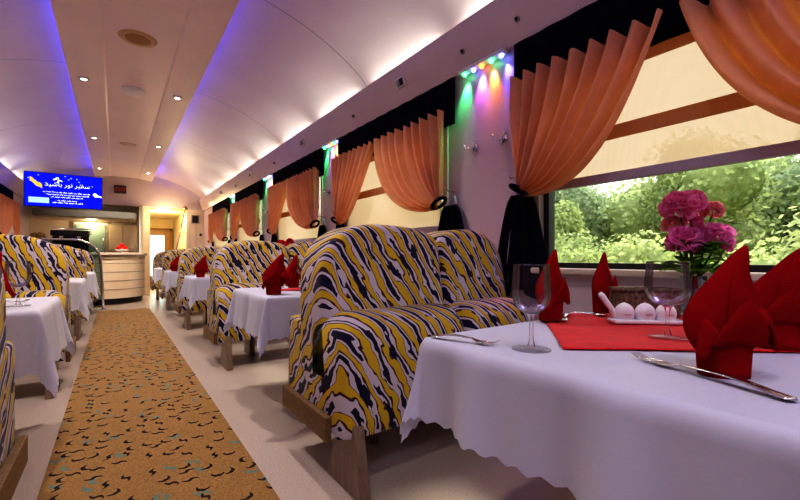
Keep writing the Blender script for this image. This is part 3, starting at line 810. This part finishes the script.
def make_spoon(label, p0, p1, z, group='steel cutlery on the nearest table'):
    a = Vector((*p0, 0)); b_ = Vector((*p1, 0)); L = (b_ - a).length
    t = thing('spoon', label, 'spoon', (p0[0], p0[1], z), math.atan2(b_.y - a.y, b_.x - a.x), group)
    def h(u, v):
        x = u * L * 0.72; w = 0.009 * (1 - u) ** 0.7 + 0.0035; s = v * 2 - 1
        if u < 0.06: w *= (u / 0.06) ** 0.5 + 0.1
        return (x, s * w, 0.003 + 0.009 * math.sin(u * PI * 0.95) ** 2 + 0.006 * u * u + 0.0015 * (1 - s * s))
    MB().grid(h, 24, 4).build('handle', M['steel'], t, smooth=True, solid=0.002, fixn=False)
    def bowl(u, v):
        an = 2 * PI * u; r = v
        ex = L * 0.86 + L * 0.145 * r * math.cos(an); ey = 0.020 * r * math.sin(an)
        return (ex, ey, 0.011 - 0.008 * (1 - r * r))
    MB().grid(bowl, 24, 6, True).build('bowl', M['steel'], t, smooth=True, solid=0.0015, fixn=False)
    return t
def make_knife(label, p0, p1, z, group='steel cutlery on the nearest table'):
    a = Vector((*p0, 0)); b_ = Vector((*p1, 0)); L = (b_ - a).length
    t = thing('table_knife', label, 'knife', (p0[0], p0[1], z), math.atan2(b_.y - a.y, b_.x - a.x), group)
    MB().tube([(0, 0, 0.006), (L * 0.03, 0, 0.006), (L * 0.25, 0, 0.006), (L * 0.45, 0, 0.006)], [0.004, 0.008, 0.007, 0.005], 10).build('handle', M['steel'], t, smooth=True)
    MB().prism([(L * 0.44, -0.006), (L * 0.9, -0.011), (L * 0.97, -0.006), (L, 0.005), (L * 0.44, 0.006)], 'z', 0.004, 0.0065).build('blade', M['steel'], t)
    return t
make_fork('steel fork lying in front of the big red napkin', (0.868, 0.140), (0.958, 0.418), TZ + 0.003)
make_fork('steel fork beside the aisle-corner wine glass, tines to the glass', (0.735, 0.868), (0.800, 0.680), TZ + 0.003)
make_fork('steel fork on the red overlay in front of the window-side napkins', (1.42, 0.86), (1.23, 0.77), TZ + 0.008)
make_knife('steel knife by the wide wine glass on the red overlay', (1.16, 0.30), (1.38, 0.44), TZ + 0.009)
make_spoon('steel spoon on the white cloth near the sill napkin', (1.42, 0.90), (1.52, 0.76), TZ + 0.003)
make_fork('steel fork on the second window-row table', (0.92, TABLE_Y[1] + 0.3), (0.98, TABLE_Y[1] + 0.08), TZ + 0.006, 'forks on far tables')
make_fork('steel fork on the first damask table across the aisle', (-0.55, TABLE_Y[1] - 0.1), (-0.36, TABLE_Y[1] + 0.05), TZ + 0.004, 'forks on far tables')

# ------------------------------------------------------------------ condiment stand, basket, flowers
t = thing('condiment_stand', 'white porcelain cruet stand with three shells on a tray and a loop handle', 'condiment stand', (1.46, 0.605, TZ + 0.007), -0.72); t.scale = (0.86, 0.86, 0.9)
MB().prism([(-0.13, -0.04), (0.13, -0.04), (0.135, 0.0), (0.13, 0.04), (-0.13, 0.04), (-0.135, 0.0)], 'z', 0.0, 0.016).build('tray', M['ceramic'], t, bevel=0.006)
for k, x in enumerate((-0.078, 0.0, 0.078)):
    def shell(u, v, x=x):
        a = 2 * PI * u; r = 0.039 * math.sin(PI * (0.16 + 0.84 * v) / 1.0) ** 0.6 if v < 1 else 0.0
        z = 0.016 + 0.062 * v
        r = 0.034 * (1 - v ** 3.2) ** 0.6 + 0.005 * math.sin(PI * v)
        return (x + r * math.cos(a), r * 0.8 * math.sin(a), z)
    p = MB().grid(shell, 24, 12, True).build('cruet', M['ceramic'], t, smooth=True)
    MB().box(x - 0.012, x + 0.012, -0.0320, -0.0295, 0.034, 0.0365).build('label_strip', M['grey'], p)
MB().tube([(-0.115, 0.0, 0.012), (-0.125, 0.0, 0.05), (-0.165, 0.0, 0.105), (-0.172, 0.0, 0.112)], [0.011, 0.011, 0.012, 0.008], 10).build('handle', M['ceramic'], t, smooth=True)

t = thing('wicker_basket', 'dark woven wicker box behind the white cruet stand', 'basket', (1.655, 0.69, TZ + 0.007), -0.62); t.scale = (0.82, 0.8, 1)
b = MB()
for (x0, x1, y0, y1) in ((-0.13, 0.13, -0.065, -0.05), (-0.13, 0.13, 0.05, 0.065), (-0.13, -0.115, -0.05, 0.05), (0.115, 0.13, -0.05, 0.05)): b.box(x0, x1, y0, y1, 0, 0.10)
b.box(-0.12, 0.12, -0.055, 0.055, 0.0, 0.01); b.build('body', M['wick'], t, bevel=0.003)
MB().tube([(-0.13, -0.062, 0.10), (0.13, -0.062, 0.10), (0.13, 0.062, 0.10), (-0.13, 0.062, 0.10), (-0.13, -0.062, 0.10)], 0.008, 8).build('rim', M['wick'], t, smooth=True)
def flower_head(mb, c, r, rr, npet=70):
    for k in range(npet):
        # golden-angle directions over the upper 3/4 of a ball, ruffled petals
        z = 1 - 1.55 * (k + 0.5) / npet; a = k * 2.39996
        q = math.sqrt(max(0, 1 - z * z)); d = Vector((q * math.cos(a), q * math.sin(a), z))
        e1 = d.orthogonal().normalized(); e2 = d.cross(e1)
        base = Vector(c) + d * r * rr.uniform(0.35, 0.55); w = r * rr.uniform(0.26, 0.40); ro = rr.uniform(0, 6)
        ax = e1 * math.cos(ro) + e2 * math.sin(ro); ay = d
        tw = e1 * -math.sin(ro) + e2 * math.cos(ro)
        pts = []
        for j in range(3):
            for i in range(5):
                s = (i - 2) / 2; h = j / 2
                ww = w * (0.35 + 0.75 * h)
                ruff = 0.22 * w * math.sin(i * 2.2 + k) * h
                pts.append(tuple(base + ax * s * ww + ay * (h * r * 0.55 - 0.12 * r * abs(s) * h) + tw * (ruff + h * h * w * 0.35)))
        mb.add(pts, [(j * 5 + i, j * 5 + i + 1, j * 5 + i + 6, j * 5 + i + 5) for j in range(2) for i in range(4)])
def leaf_blade(mb, base, dirv, L, w, droop):
    d = Vector(dirv).normalized(); side = d.cross(Vector((0, 0, 1))).normalized()
    pts = []
    for j in range(7):
        v = j / 6; c = Vector(base) + d * L * v + Vector((0, 0, -droop * v * v))
        ww = w * math.sin(PI * min(1, 0.06 + v * 0.94)) ** 0.7
        for s in (-1, 0, 1): pts.append(tuple(c + side * ww * s * (1 + 0.08 * math.sin(j * 3)) + Vector((0, 0, 0.18 * ww * abs(s)))))
    mb.add(pts, [(j * 3 + i, j * 3 + i + 1, j * 3 + i + 4, j * 3 + i + 3) for j in range(6) for i in range(2)])
def make_flowers(label, loc, rz, heads, nleaf, vase=True, group=None, seed=3):
    t = thing('flower_vase', label, 'flowers', loc, rz, group)
    rr = random.Random(seed)
    if vase:
        MB().lathe([(0.0, 0.0), (0.042, 0.0), (0.045, 0.01), (0.045, 0.15), (0.043, 0.15), (0.042, 0.012), (0.0, 0.01)], n=28).build('vase', M['cglass'], t, smooth=True)
    top = 0.155
    for (x, y, z, r, m) in heads:
        st = MB().tube([(x * 0.1, y * 0.1, 0.015), (x * 0.25, y * 0.25, top), (x * 0.8, y * 0.8, z - 0.06), (x, y, z - r * 0.2)], 0.004, 6).build('stem', M['stem'], t, smooth=True)
        mb = MB(); flower_head(mb, (x, y, z), r, rr, 80); mb.build('flower_head', M[m], st, smooth=True, fixn=False)
    for k in range(nleaf):
        a = k * 2.39996 + 0.4; zz = 0.15 + 0.13 * rr.random(); L = rr.uniform(0.08, 0.125)
        mb = MB(); leaf_blade(mb, (0.015 * math.cos(a), 0.015 * math.sin(a), zz), (math.cos(a), math.sin(a), 0.55), L, rr.uniform(0.045, 0.062), 0.05)
        mb.build('leaf', M['leaf'], t, smooth=True, fixn=False)
    return t
# local x runs across the view (rz turns it square to the camera)
heads = [(-0.055, 0.0, 0.425, 0.068, 'pink'), (0.005, 0.02, 0.445, 0.055, 'pink'), (0.085, 0.01, 0.410, 0.042, 'coral'), (-0.060, -0.03, 0.285, 0.066, 'pinkp'),
         (0.075, -0.02, 0.300, 0.062, 'pinkp'), (0.02, 0.05, 0.36, 0.05, 'pink'), (-0.065, 0.03, 0.355, 0.04, 'coral'), (0.10, -0.03, 0.265, 0.03, 'pink')]
make_flowers('pink and magenta blooms with dark green leaves in a glass vase by the window', (1.875, 0.600, TZ + 0.006), -0.62, heads, 30)
heads2 = [(-0.05, 0.0, 0.40, 0.06, 'redp'), (0.05, 0.02, 0.42, 0.055, 'redp'), (0.0, -0.03, 0.36, 0.055, 'redp'), (0.10, 0.0, 0.35, 0.04, 'coral')]
for k in (2,):
    make_flowers('red artificial blooms in a vase on the %s window-row table' % TN[k], (1.78, TABLE_Y[k] - 0.30, TZ + 0.004), -0.62, heads2, 6, True, None, 5 + k)

# ------------------------------------------------------------------ bar counter and far end
t = thing('bar_counter', 'curved cream bar counter with horizontal slats at the carpet end', 'counter', (0.05, 0, 0.03))
def cpath(k, off=0.0):   # plan of the counter front: straight, then a bowed nose at the aisle
    a = k
    th = PI * (0.98 - 0.93 * a)
    x = -0.50 + (1.0 + off) * math.cos(th); y = 10.95 - (0.95 + off) * math.sin(th) ** 0.8
    return x, y
N = 36
def shell_(z0, z1, off, nm, m, zz=6, wav=0.0):
    def f(u, v):
        if u < 0.86: x, y = cpath(u / 0.86, off)
        else:
            x1, y1 = cpath(1.0, off); w = (u - 0.86) / 0.14; x, y = x1 + 0.03 * math.sin(PI * w), y1 + (11.6 - y1) * w
        return (x, y, z0 + (z1 - z0) * v)
    return MB().grid(f, 80, zz).build(nm, m, t, smooth=True, fixn=False)
shell_(0.12, 1.02, 0.0, 'front_panel', M['counter'])
shell_(0.0, 0.12, -0.04, 'toe_kick', M['black'], 2)
for z in (0.30, 0.48, 0.66, 0.84): shell_(z, z + 0.014, 0.006, 'slat_groove', M['creamdark'], 1)
ptsC = [cpath(k / N, 0.06) for k in range(N + 1)] + [(0.55, 11.6), (-1.5, 11.6)]
MB().prism(ptsC, 'z', 1.02, 1.075).build('worktop', M['stone'], t, bevel=0.012)
MB().prism([cpath(k / N, 0.02) for k in range(N + 1)] + [(0.5, 11.6), (-1.48, 11.6)], 'z', 0.94, 1.02).build('edge_trim', M['creamdark'], t)

t = thing('bar_canopy', 'grey curved canopy shelf jutting out over the bar', 'canopy', (0, 0, 0))
can = [(-1.55, 13.3), (-1.55, 12.35)] + [(-1.55 + 1.95 * k / 16, 12.35 - 0.32 * math.sin(PI * (0.08 + 0.6 * k / 16)) + 0.08) for k in range(17)] + [(0.46, 12.45), (0.46, 13.3)]
MB().prism(can, 'z', 1.98, 2.14).build('canopy_board', M['canopy'], t, bevel=0.02)
MB().prism([(x * 0.99, y + 0.03) for x, y in can], 'z', 1.955, 1.98).build('underside', M['creamdark'], t)
t = thing('strip_lamp', 'short glowing strip lamp under the blue screen', 'light', (-0.55, 12.52, 2.30))
MB().box(-0.28, 0.28, -0.04, 0.04, 0.0, 0.06).build('housing', M['white'], t, bevel=0.006)
MB().box(-0.26, 0.26, -0.05, 0.03, -0.02, 0.0).build('diffuser', M['strip'], t)
t = thing('drinks_fridge', 'pale green fridge door in the wall behind the bar', 'fridge', (-0.52, 13.27, 0))
MB().box(-0.36, 0.36, -0.05, 0.02, 0.05, 1.93).build('cabinet', M['white'], t, bevel=0.01)
d = MB().box(-0.31, 0.31, -0.085, -0.05, 0.1, 1.86).build('door', M['fridge'], t, bevel=0.008)
b = MB()
for z in (1.72, 1.66, 1.60): b.box(-0.24, 0.02, -0.089, -0.085, z, z + 0.025)
b.build('vent_slots', M['seal'], d)
MB().tube([(0.27, -0.085, 0.9), (0.27, -0.125, 0.92), (0.27, -0.125, 1.5), (0.27, -0.085, 1.52)], 0.012, 8).build('handle', M['chrome'], d, smooth=True)
t = thing('wall_cabinet', 'cream cupboard with two flat doors behind the bar, next to the fridge', 'cupboard', (0.14, 13.27, 0))
MB().box(-0.28, 0.36, -0.12, 0.02, 1.20, 1.90).build('carcass', M['cream'], t, bevel=0.006)
for x in (-0.27, 0.05):
    d = MB().box(x, x + 0.30, -0.14, -0.12, 1.22, 1.88).build('door', M['cream'], t, bevel=0.006)
    MB().ball((x + 0.26, -0.15, 1.3), 0.014, 10, 6).build('knob', M['chrome'], d, smooth=True)
t = thing('coffee_machine', 'low black coffee machine with chrome top rail on the bar', 'coffee machine', (-0.76, 10.85, 1.106))
MB().box(-0.30, 0.30, -0.2, 0.2, 0.0, 0.10).build('base', M['black'], t, bevel=0.015)
MB().box(-0.30, 0.30, 0.02, 0.2, 0.10, 0.34).build('body', M['black'], t, bevel=0.015)
MB().box(-0.31, 0.31, -0.2, 0.2, 0.34, 0.46).build('head', M['black'], t, bevel=0.02)
for x in (-0.14, 0.14):
    g_ = MB().tube([(x, -0.09, 0.35), (x, -0.09, 0.29)], 0.035, 14).build('brew_group', M['chrome'], t)
    MB().tube([(x, -0.10, 0.31), (x, -0.24, 0.29)], 0.012, 8).build('handle', M['black'], g_, smooth=True)
MB().tube([(-0.3, -0.18, 0.50), (-0.3, 0.18, 0.50), (0.3, 0.18, 0.50), (0.3, -0.18, 0.50), (-0.3, -0.18, 0.50)], 0.008, 8).build('cup_rail', M['chrome'], t, smooth=True)
b_ = thing('fruit_bowl', 'shallow white bowl heaped with red fruit on the bar', 'bowl', (0.12, 10.35, 1.106))
MB().lathe([(0.0, 0.0), (0.05, 0.0), (0.10, 0.03), (0.14, 0.07), (0.135, 0.07), (0.09, 0.035), (0.0, 0.01)], n=28).build('bowl', M['ceramic'], b_, smooth=True)
fr_ = None
for k, (dx, dy, dz) in enumerate(((-0.055, -0.05, 0.10), (0.055, -0.05, 0.10), (-0.055, 0.06, 0.10), (0.06, 0.06, 0.10), (0.0, 0.0, 0.155))):
    if fr_ is None:
        fr_ = thing('apple', 'red apple in the bowl on the bar', 'apple', (0.12 + dx, 10.35 + dy, 1.106 + dz), group='red apples in the bowl')
        MB().ball((0, 0, 0), 0.045, 16, 10, (1, 1, 0.9)).build('flesh', M['redp'], fr_, smooth=True)
        MB().tube([(0, 0, 0.035), (0.004, 0, 0.058)], 0.003, 5).build('stalk', M['bark'], fr_)
    else: dup(fr_, None, (0.12 + dx, 10.35 + dy, 1.106 + dz))
for k, x in enumerate((0.30, 0.40)):
    dup(g, 'upturned-looking small glass on the bar, %s the column' % ('next to' if k else 'between the fruit bowl and'), (x, 10.45, 1.106)).scale = (0.6, 0.6, 0.5)
t = thing('dried_bouquet', 'dried yellow-brown bouquet in a pot behind the front bench across the aisle', 'bouquet', (-1.30, 11.1, 1.106))
MB().lathe([(0.0, 0.0), (0.07, 0.0), (0.09, 0.14), (0.085, 0.14), (0.065, 0.01), (0.0, 0.01)], n=24).build('pot', M['wick'], t, smooth=True)
mb = MB(); rr = random.Random(4)
for k in range(14):
    a = rr.uniform(0, 2 * PI); L = rr.uniform(0.05, 0.2)
    flower_head(mb, (L * math.cos(a), L * 0.6 * math.sin(a), rr.uniform(0.17, 0.36)), 0.06, rr, 24)
mb.build('blooms', M['dry'], t, fixn=False)['kind'] = 'stuff'

# glass end screen with chrome rail
t = thing('glass_partition', 'glass partition with a curved chrome rail by the bar', 'partition', (0, 9.45, 0))
rail = [(-1.66, 0, 1.33), (-0.62, 0, 1.33)] + [(-0.62 + 0.40 * math.sin(k / 10 * PI / 2), 0, 1.33 - 0.40 * (1 - math.cos(k / 10 * PI / 2))) for k in range(1, 11)] + [(-0.20, 0, 0.6), (-0.18, 0, 0.0)]
MB().tube(rail, 0.022, 10).build('rail', M['chrome'], t, smooth=True)
gp = [(x, z) for x, _, z in rail[1:]] + [(-1.66, 0.0), (-1.66, 1.33)]
gp = [(min(x, -0.21) if z < 1.2 else x, max(0.05, z - 0.012)) for x, z in gp]
MB().prism(gp, 'y', -0.005, 0.005).build('glass_sheet', M['tglass'], t)
MB().tube([(-0.18, 0, 0.0), (-0.18, 0, 0.015)], 0.05, 16).build('foot', M['chrome'], t)

# slanted grab pole by the partition
t = thing('grab_pole', 'slanted copper grab pole with a round head by the cream partition', 'pole', (1.30, 12.38, 0))
MB().tube([(-0.18, 0, 0.0), (0.27, 0, 2.30)], 0.016, 10).build('rod', M['brass'], t, smooth=True)
MB().ball((0.285, 0, 2.36), 0.06, 14, 10, (1, 0.8, 0.9)).build('head', M['brass'], t, smooth=True)
MB().tube([(0.285, 0, 2.38), (0.285, 0.1, 2.42), (0.285, 0.225, 2.42)], 0.014, 8).build('bracket', M['brass'], t, smooth=True)
MB().tube([(0.14, 0, 1.62), (0.19, -0.02, 1.62), (0.21, -0.02, 1.66)], 0.012, 8).build('stub', M['brass'], t, smooth=True)
t = thing('wall_speaker', 'small square grey speaker grille high on the cream partition', 'speaker', (1.86, 12.6, 2.09))
MB().box(-0.10, 0.10, -0.03, 0.0, -0.12, 0.12).build('case', M['grey'], t, bevel=0.006)
MB().box(-0.075, 0.075, -0.036, -0.03, -0.095, 0.095).build('grille', M['seal'], t)
t = thing('door_latch', 'dark round latch on the cream partition below the speaker', 'latch', (2.0, 12.6, 1.65))
MB().tube([(0, -0.03, 0), (0, 0, 0)], 0.03, 14).build('knob', M['black'], t); MB().tube([(0, -0.012, 0), (0, 0, 0)], 0.045, 16).build('plate', M['chrome'], t)

# clock on the bulkhead
t = thing('digital_clock', 'small black box with red digits on the bulkhead', 'clock', (0.11, 12.55, 2.76))
MB().box(-0.13, 0.13, -0.03, 0.05, -0.10, 0.10).build('case', M['black'], t, bevel=0.008)
b = MB()
for x in (-0.085, -0.025, 0.035, 0.085):
    for z in (-0.035, 0.02): b.box(x - 0.016, x + 0.010, -0.033, -0.030, z, z + 0.018)
b.build('digits', M['ledred'], t)

# hanging screen
t = thing('tv_screen', 'blue advertising screen with white Persian lettering hung below the ceiling', 'screen', (-0.867, 11.0, 2.414), 0.0)
SW, SH = 0.629, 0.346
MB().box(-SW - 0.012, SW + 0.012, 0.0, 0.05, -SH - 0.012, SH + 0.012).build('bezel', M['black'], t, bevel=0.006)
scr = MB().box(-SW, SW, -0.004, 0.0, -SH, SH).build('display', M['screen'], t)
MB().box(-0.05, 0.05, 0.05, 1.61, 0.10, 0.20).build('bracket', M['black'], t)
def text(body, x, z, size, mat, name='lettering'):
    c = bpy.data.curves.new(name, 'FONT'); c.body = body; c.size = size; c.align_x = 'CENTER'; c.extrude = 0.0
    o = bpy.data.objects.new('tmp_text', c); COL.objects.link(o)
    bpy.context.view_layer.update()
    me = bpy.data.meshes.new_from_object(o.evaluated_get(bpy.context.evaluated_depsgraph_get()))
    COL.objects.unlink(o); bpy.data.objects.remove(o); bpy.data.curves.remove(c)
    me.materials.clear(); me.materials.append(M[mat])
    q = bpy.data.objects.new(name, me); COL.objects.link(q); q.parent = scr; q.location = (x, -0.007, z); q.rotation_euler = (PI / 2, 0, 0)
    return q
title = "\ufeaa\ufbff\ufeb7\ufe8e\ufe91 \ufead\ufeee\ufee7 \ufeae\ufbff\ufed4\ufeb3"
text(title, 0.05, 0.085, 0.125, 'swhite', 'title_lettering')
def scribble(x0, x1, z, h, seed, name):     # lines of small print, unreadable in the photo
    rr = random.Random(seed); b = MB(); x = x0
    while x < x1:
        w = rr.uniform(0.03, 0.09); e = min(x + w, x1); k = max(3, int(w / 0.008))
        pts = [(x + (e - x) * j / k, -0.006, z + h * (0.35 * math.sin(j * 1.9 + seed) + (0.5 if rr.random() < 0.15 else 0))) for j in range(k + 1)]
        b.tube(pts, h * 0.16, 4); x = e + 0.014
    return b.build(name, M['swhite'], scr)
for k, (a, c, z) in enumerate(((-0.35, 0.42, -0.045), (-0.30, 0.40, -0.095), (-0.22, 0.30, -0.145), (-0.12, 0.20, -0.215), (-0.20, 0.30, -0.26))): scribble(a, c, z, 0.03, k + 1, 'small_print')
def card(u, v): 
    x = -0.55 + 0.19 * u; return (x, -0.006, 0.16 - 0.15 * u + 0.09 * v + 0.012 * math.sin(u * 9))
MB().grid(card, 12, 2).build('gold_scroll', M['sgold'], scr, fixn=False)
b = MB().box(-0.57, -0.25, -0.007, -0.004, -0.28, -0.165); p_ = b.build('pale_panel', M['spale'], scr)
scr_mark = MB()
for (x, z, w, h, a) in ((-0.14, 0.24, 0.10, 0.03, -0.5), (-0.10, 0.20, 0.03, 0.06, 0.4), (-0.06, 0.205, 0.03, 0.02, 0.3), (-0.12, 0.165, 0.02, 0.02, 0)): scr_mark.box(x - w / 2, x + w / 2, -0.007, -0.004, z - h / 2, z + h / 2, (a, 'Y'))
scr_mark.build('emblem', M['swhite'], scr)
b = MB(); rr = random.Random(9)
for k in range(14):
    x, z = rr.uniform(-0.58, 0.58), rr.uniform(0.12, 0.32); b.box(x - 0.01, x + 0.01, -0.006, -0.004, z - 0.01, z + 0.01, (0.7, 'Y'))
b.build('sparkles', M['spale'], scr)
def dove(u, v): return (0.47 + 0.16 * u, -0.006, -0.035 - 0.05 * u + (v - 0.5) * 0.07 * math.sin(PI * u) ** 0.5 * (1 + 0.5 * math.sin(u * 7)))
MB().grid(dove, 14, 2).build('white_figure', M['swhite'], scr, fixn=False)

# ------------------------------------------------------------------ outside: ground and trees
tag(MB().box(2.6, 45, -25, 45, -1.3, -1.2).build('ground', M['ground']), 'dry grass ground outside', 'ground', kind='structure')
def make_tree(name, label, loc, rad, hgt, trunk, m, nleaf, ls, seed, group):
    rr = random.Random(seed)
    t = thing(name, label, 'tree', loc, 0, group)
    if trunk > 0.2: MB().tube([(0, 0, 0), (0.05, 0.03, trunk * 0.5), (0, 0, trunk + hgt * 0.4)], [0.12, 0.09, 0.04], 8).build('trunk', M['bark'], t, smooth=True)
    blobs = []
    for k in range(16):
        a = rr.uniform(0, 2 * PI); q = rr.uniform(0, 0.75) * rad
        zz = rr.uniform(0.15, 0.85)
        blobs.append((q * math.cos(a) * math.sin(PI * (0.15 + 0.8 * zz)), q * math.sin(a) * math.sin(PI * (0.15 + 0.8 * zz)), trunk + hgt * zz, rad * rr.uniform(0.28, 0.45)))
    mb = MB()
    for (x, y, z, r) in blobs: mb.ball((x, y, z), r * 0.74, 10, 7)
    for k in range(nleaf * 3):
        x, y, z, r = rr.choice(blobs)
        d = Vector((rr.gauss(0, 1), rr.gauss(0, 1), rr.gauss(0, 1) * 0.9 + 0.15)).normalized()
        c = Vector((x, y, z)) + d * r * rr.uniform(0.6, 1.12)
        n_ = (d + Vector((rr.gauss(0, .5), rr.gauss(0, .5), rr.gauss(0, .5)))).normalized(); e1 = n_.orthogonal().normalized(); e2 = n_.cross(e1)
        s1, s2 = ls * 0.6 * rr.uniform(0.6, 1.2), ls * 0.8 * rr.uniform(0.35, 0.7); a = rr.uniform(0, 6)
        f1 = (e1 * math.cos(a) + e2 * math.sin(a)); f2 = n_.cross(f1)
        mb.add([tuple(c - f1 * s1), tuple(c + f2 * s2), tuple(c + f1 * s1), tuple(c - f2 * s2)], [(0, 1, 2, 3)])
    mb.build('crown', M[m], t, fixn=False)
    return t
make_tree('shrub', 'pale yellow-green round shrub close outside the nearest window', (6.2, 3.0, -1.2), 1.5, 2.5, 0, 'treep', 4200, 0.075, 1, 'trees and shrubs outside the windows')
TREES = [
    ('shrub', 'pale feathery shrub outside behind the pink flowers', (7.4, 0.4, -1.2), 1.9, 3.2, 0, 'treep', 6500, 0.08, 2),
    ('shrub', 'low sunlit shrub outside behind the near napkins', (6.2, -1.9, -1.2), 1.7, 2.5, 0, 'treep', 4200, 0.08, 3),
    ('tree', 'mid green tree outside near the curtain of the nearest window', (9.5, 6.4, -1.2), 1.9, 3.6, 0.9, 'treed', 4200, 0.10, 4),
    ('tree', 'taller green tree outside above the flowers', (11.5, 3.6, -1.2), 2.2, 4.2, 0.9, 'tree', 5200, 0.11, 5),
    ('tree', 'hazy green tree outside above the near napkins', (11.0, -1.4, -1.2), 2.5, 4.3, 0.8, 'tree', 4800, 0.11, 6),
    ('tree', 'dark green tree standing outside at the corner of the nearest window', (8.0, 5.1, -1.2), 1.3, 2.9, 0.6, 'tree', 3200, 0.09, 7),
    ('tree', 'broad dusty tree outside the second window', (8.5, 10.5, -1.2), 2.4, 4.2, 0.8, 'treep', 4200, 0.12, 8),
    ('tree', 'tall dusty tree outside the far windows', (9.0, 17.0, -1.2), 2.8, 4.6, 0.8, 'tree', 3600, 0.14, 9),
    ('shrub', 'long low shrub outside the second and third windows', (5.6, 8.0, -1.2), 1.4, 2.4, 0, 'treep', 3200, 0.09, 10),
    ('tree', 'distant tree outside filling the gap beyond the shrubs', (16.0, 0.8, -1.2), 3.8, 5.4, 0.8, 'treed', 6500, 0.15, 11),
    ('tree', 'distant tree outside past the window corner', (15.5, 9.0, -1.2), 3.2, 4.8, 0.8, 'treed', 4800, 0.15, 12),
    ('tree', 'distant tree outside rising behind the sunlit shrubs', (14.5, 2.9, -1.2), 2.8, 4.0, 0.8, 'tree', 6000, 0.13, 14),
    ('tree', 'farthest hazy tree outside near the blind edge', (20.0, 6.0, -1.2), 3.8, 5.4, 0.8, 'treed', 6000, 0.17, 15),
    ('tree', 'distant hazy tree outside by the photo edge', (14.0, -2.6, -1.2), 3.2, 4.6, 0.8, 'treed', 6000, 0.14, 16),
    ('shrub', 'round shrub outside at the photo edge of the nearest window', (6.5, -4.2, -1.2), 1.7, 3.0, 0, 'tree', 3200, 0.09, 13),
]
for a in TREES: make_tree(*a, 'trees and shrubs outside the windows')

# ------------------------------------------------------------------ lights
w = bpy.data.worlds.new('sky'); S.world = w; w.use_nodes = True
nt = w.node_tree; nt.nodes.clear()
o_ = nt.nodes.new('ShaderNodeOutputWorld'); bg = nt.nodes.new('ShaderNodeBackground')
tc = nt.nodes.new('ShaderNodeTexCoord'); sp = nt.nodes.new('ShaderNodeSeparateXYZ'); rp = nt.nodes.new('ShaderNodeValToRGB')
rp.color_ramp.elements[0].position = 0.0; rp.color_ramp.elements[0].color = (1.0, 0.94, 0.82, 1)
rp.color_ramp.elements[1].position = 0.6; rp.color_ramp.elements[1].color = (0.75, 0.85, 1.0, 1)
nt.links.new(tc.outputs['Generated'], sp.inputs[0]); nt.links.new(sp.outputs[2], rp.inputs[0]); nt.links.new(rp.outputs[0], bg.inputs[0])
bg.inputs[1].default_value = 1.7; nt.links.new(bg.outputs[0], o_.inputs[0])
lamp('sun', 'SUN', (8, 2, 9), 4.5, (1.0, 0.93, 0.80), aim=(0, 1.2, 0.0), size=0.0, angle=math.radians(10))

# blue cove strips on top of the dropped panel, white cove strips behind the fascias
for sx, sg in ((0.74, 1), (-0.35, -1)):
    for y in (-0.4, 2.2, 4.8, 7.4, 10.0, 11.6):
        lamp('blue_cove_strip', 'AREA', (sx - 0.05 * sg, y, 3.115), 5.0, (0.06, 0.07, 1.0), (2.5 if y < 11 else 1.4, 0.05), aim=(sx + 0.6 * sg, y, 3.30))
for sg in (1, -1):
    y = -0.9
    while y < 12.4:
        lamp('white_cove_strip', 'AREA', (CX + sg * 1.86, y, 2.585), 3.3, (0.86, 1.0, 0.93), (0.95, 0.03), aim=(CX + sg * 1.0, y, 2.93))
        y += 1.22
# added lavender fill light, unseen below the ceiling behind the camera
lamp('rear_lavender_fill', 'AREA', (0.2, -0.9, 2.9), 11, (0.50, 0.46, 1.0), (1.6, 1.0), aim=(0.9, 1.8, 0.6))
# warm lights over the bar and in the vestibule
lamp('bar_warm_light', 'POINT', (-0.5, 12.95, 1.85), 8, (1.0, 0.78, 0.45), 0.1)
lamp('bar_warm_light', 'SPOT', (0.2, 8.6, 3.0), 130, (1.0, 0.80, 0.52), 0.1, aim=(0.0, 10.3, 0.6), spot_size=math.radians(45), spot_blend=0.8)  # spot with no fixture, added to brighten the counter front warmly
lamp('vestibule_lamp', 'POINT', (1.2, 14.0, 2.2), 50, (1.0, 0.74, 0.36), 0.1)
lamp('vestibule_lamp', 'POINT', (1.15, 12.2, 2.2), 14, (1.0, 0.80, 0.48), 0.1)

# ------------------------------------------------------------------ camera
cam = bpy.data.cameras.new('camera'); co = bpy.data.objects.new('camera', cam); COL.objects.link(co)
cam.sensor_width = 36; cam.lens = 396 / 800 * 36; cam.shift_y = 7.5 / 800; cam.clip_start = 0.02; cam.clip_end = 200
co.location = (0, 0, 1.0); co.rotation_euler = (PI / 2, 0, -math.atan(285 / 396))
S.camera = co
S.cycles.max_bounces = 8; S.cycles.transparent_max_bounces = 16; S.cycles.caustics_refractive = False; S.cycles.caustics_reflective = False
S.cycles.sample_clamp_indirect = 4.0
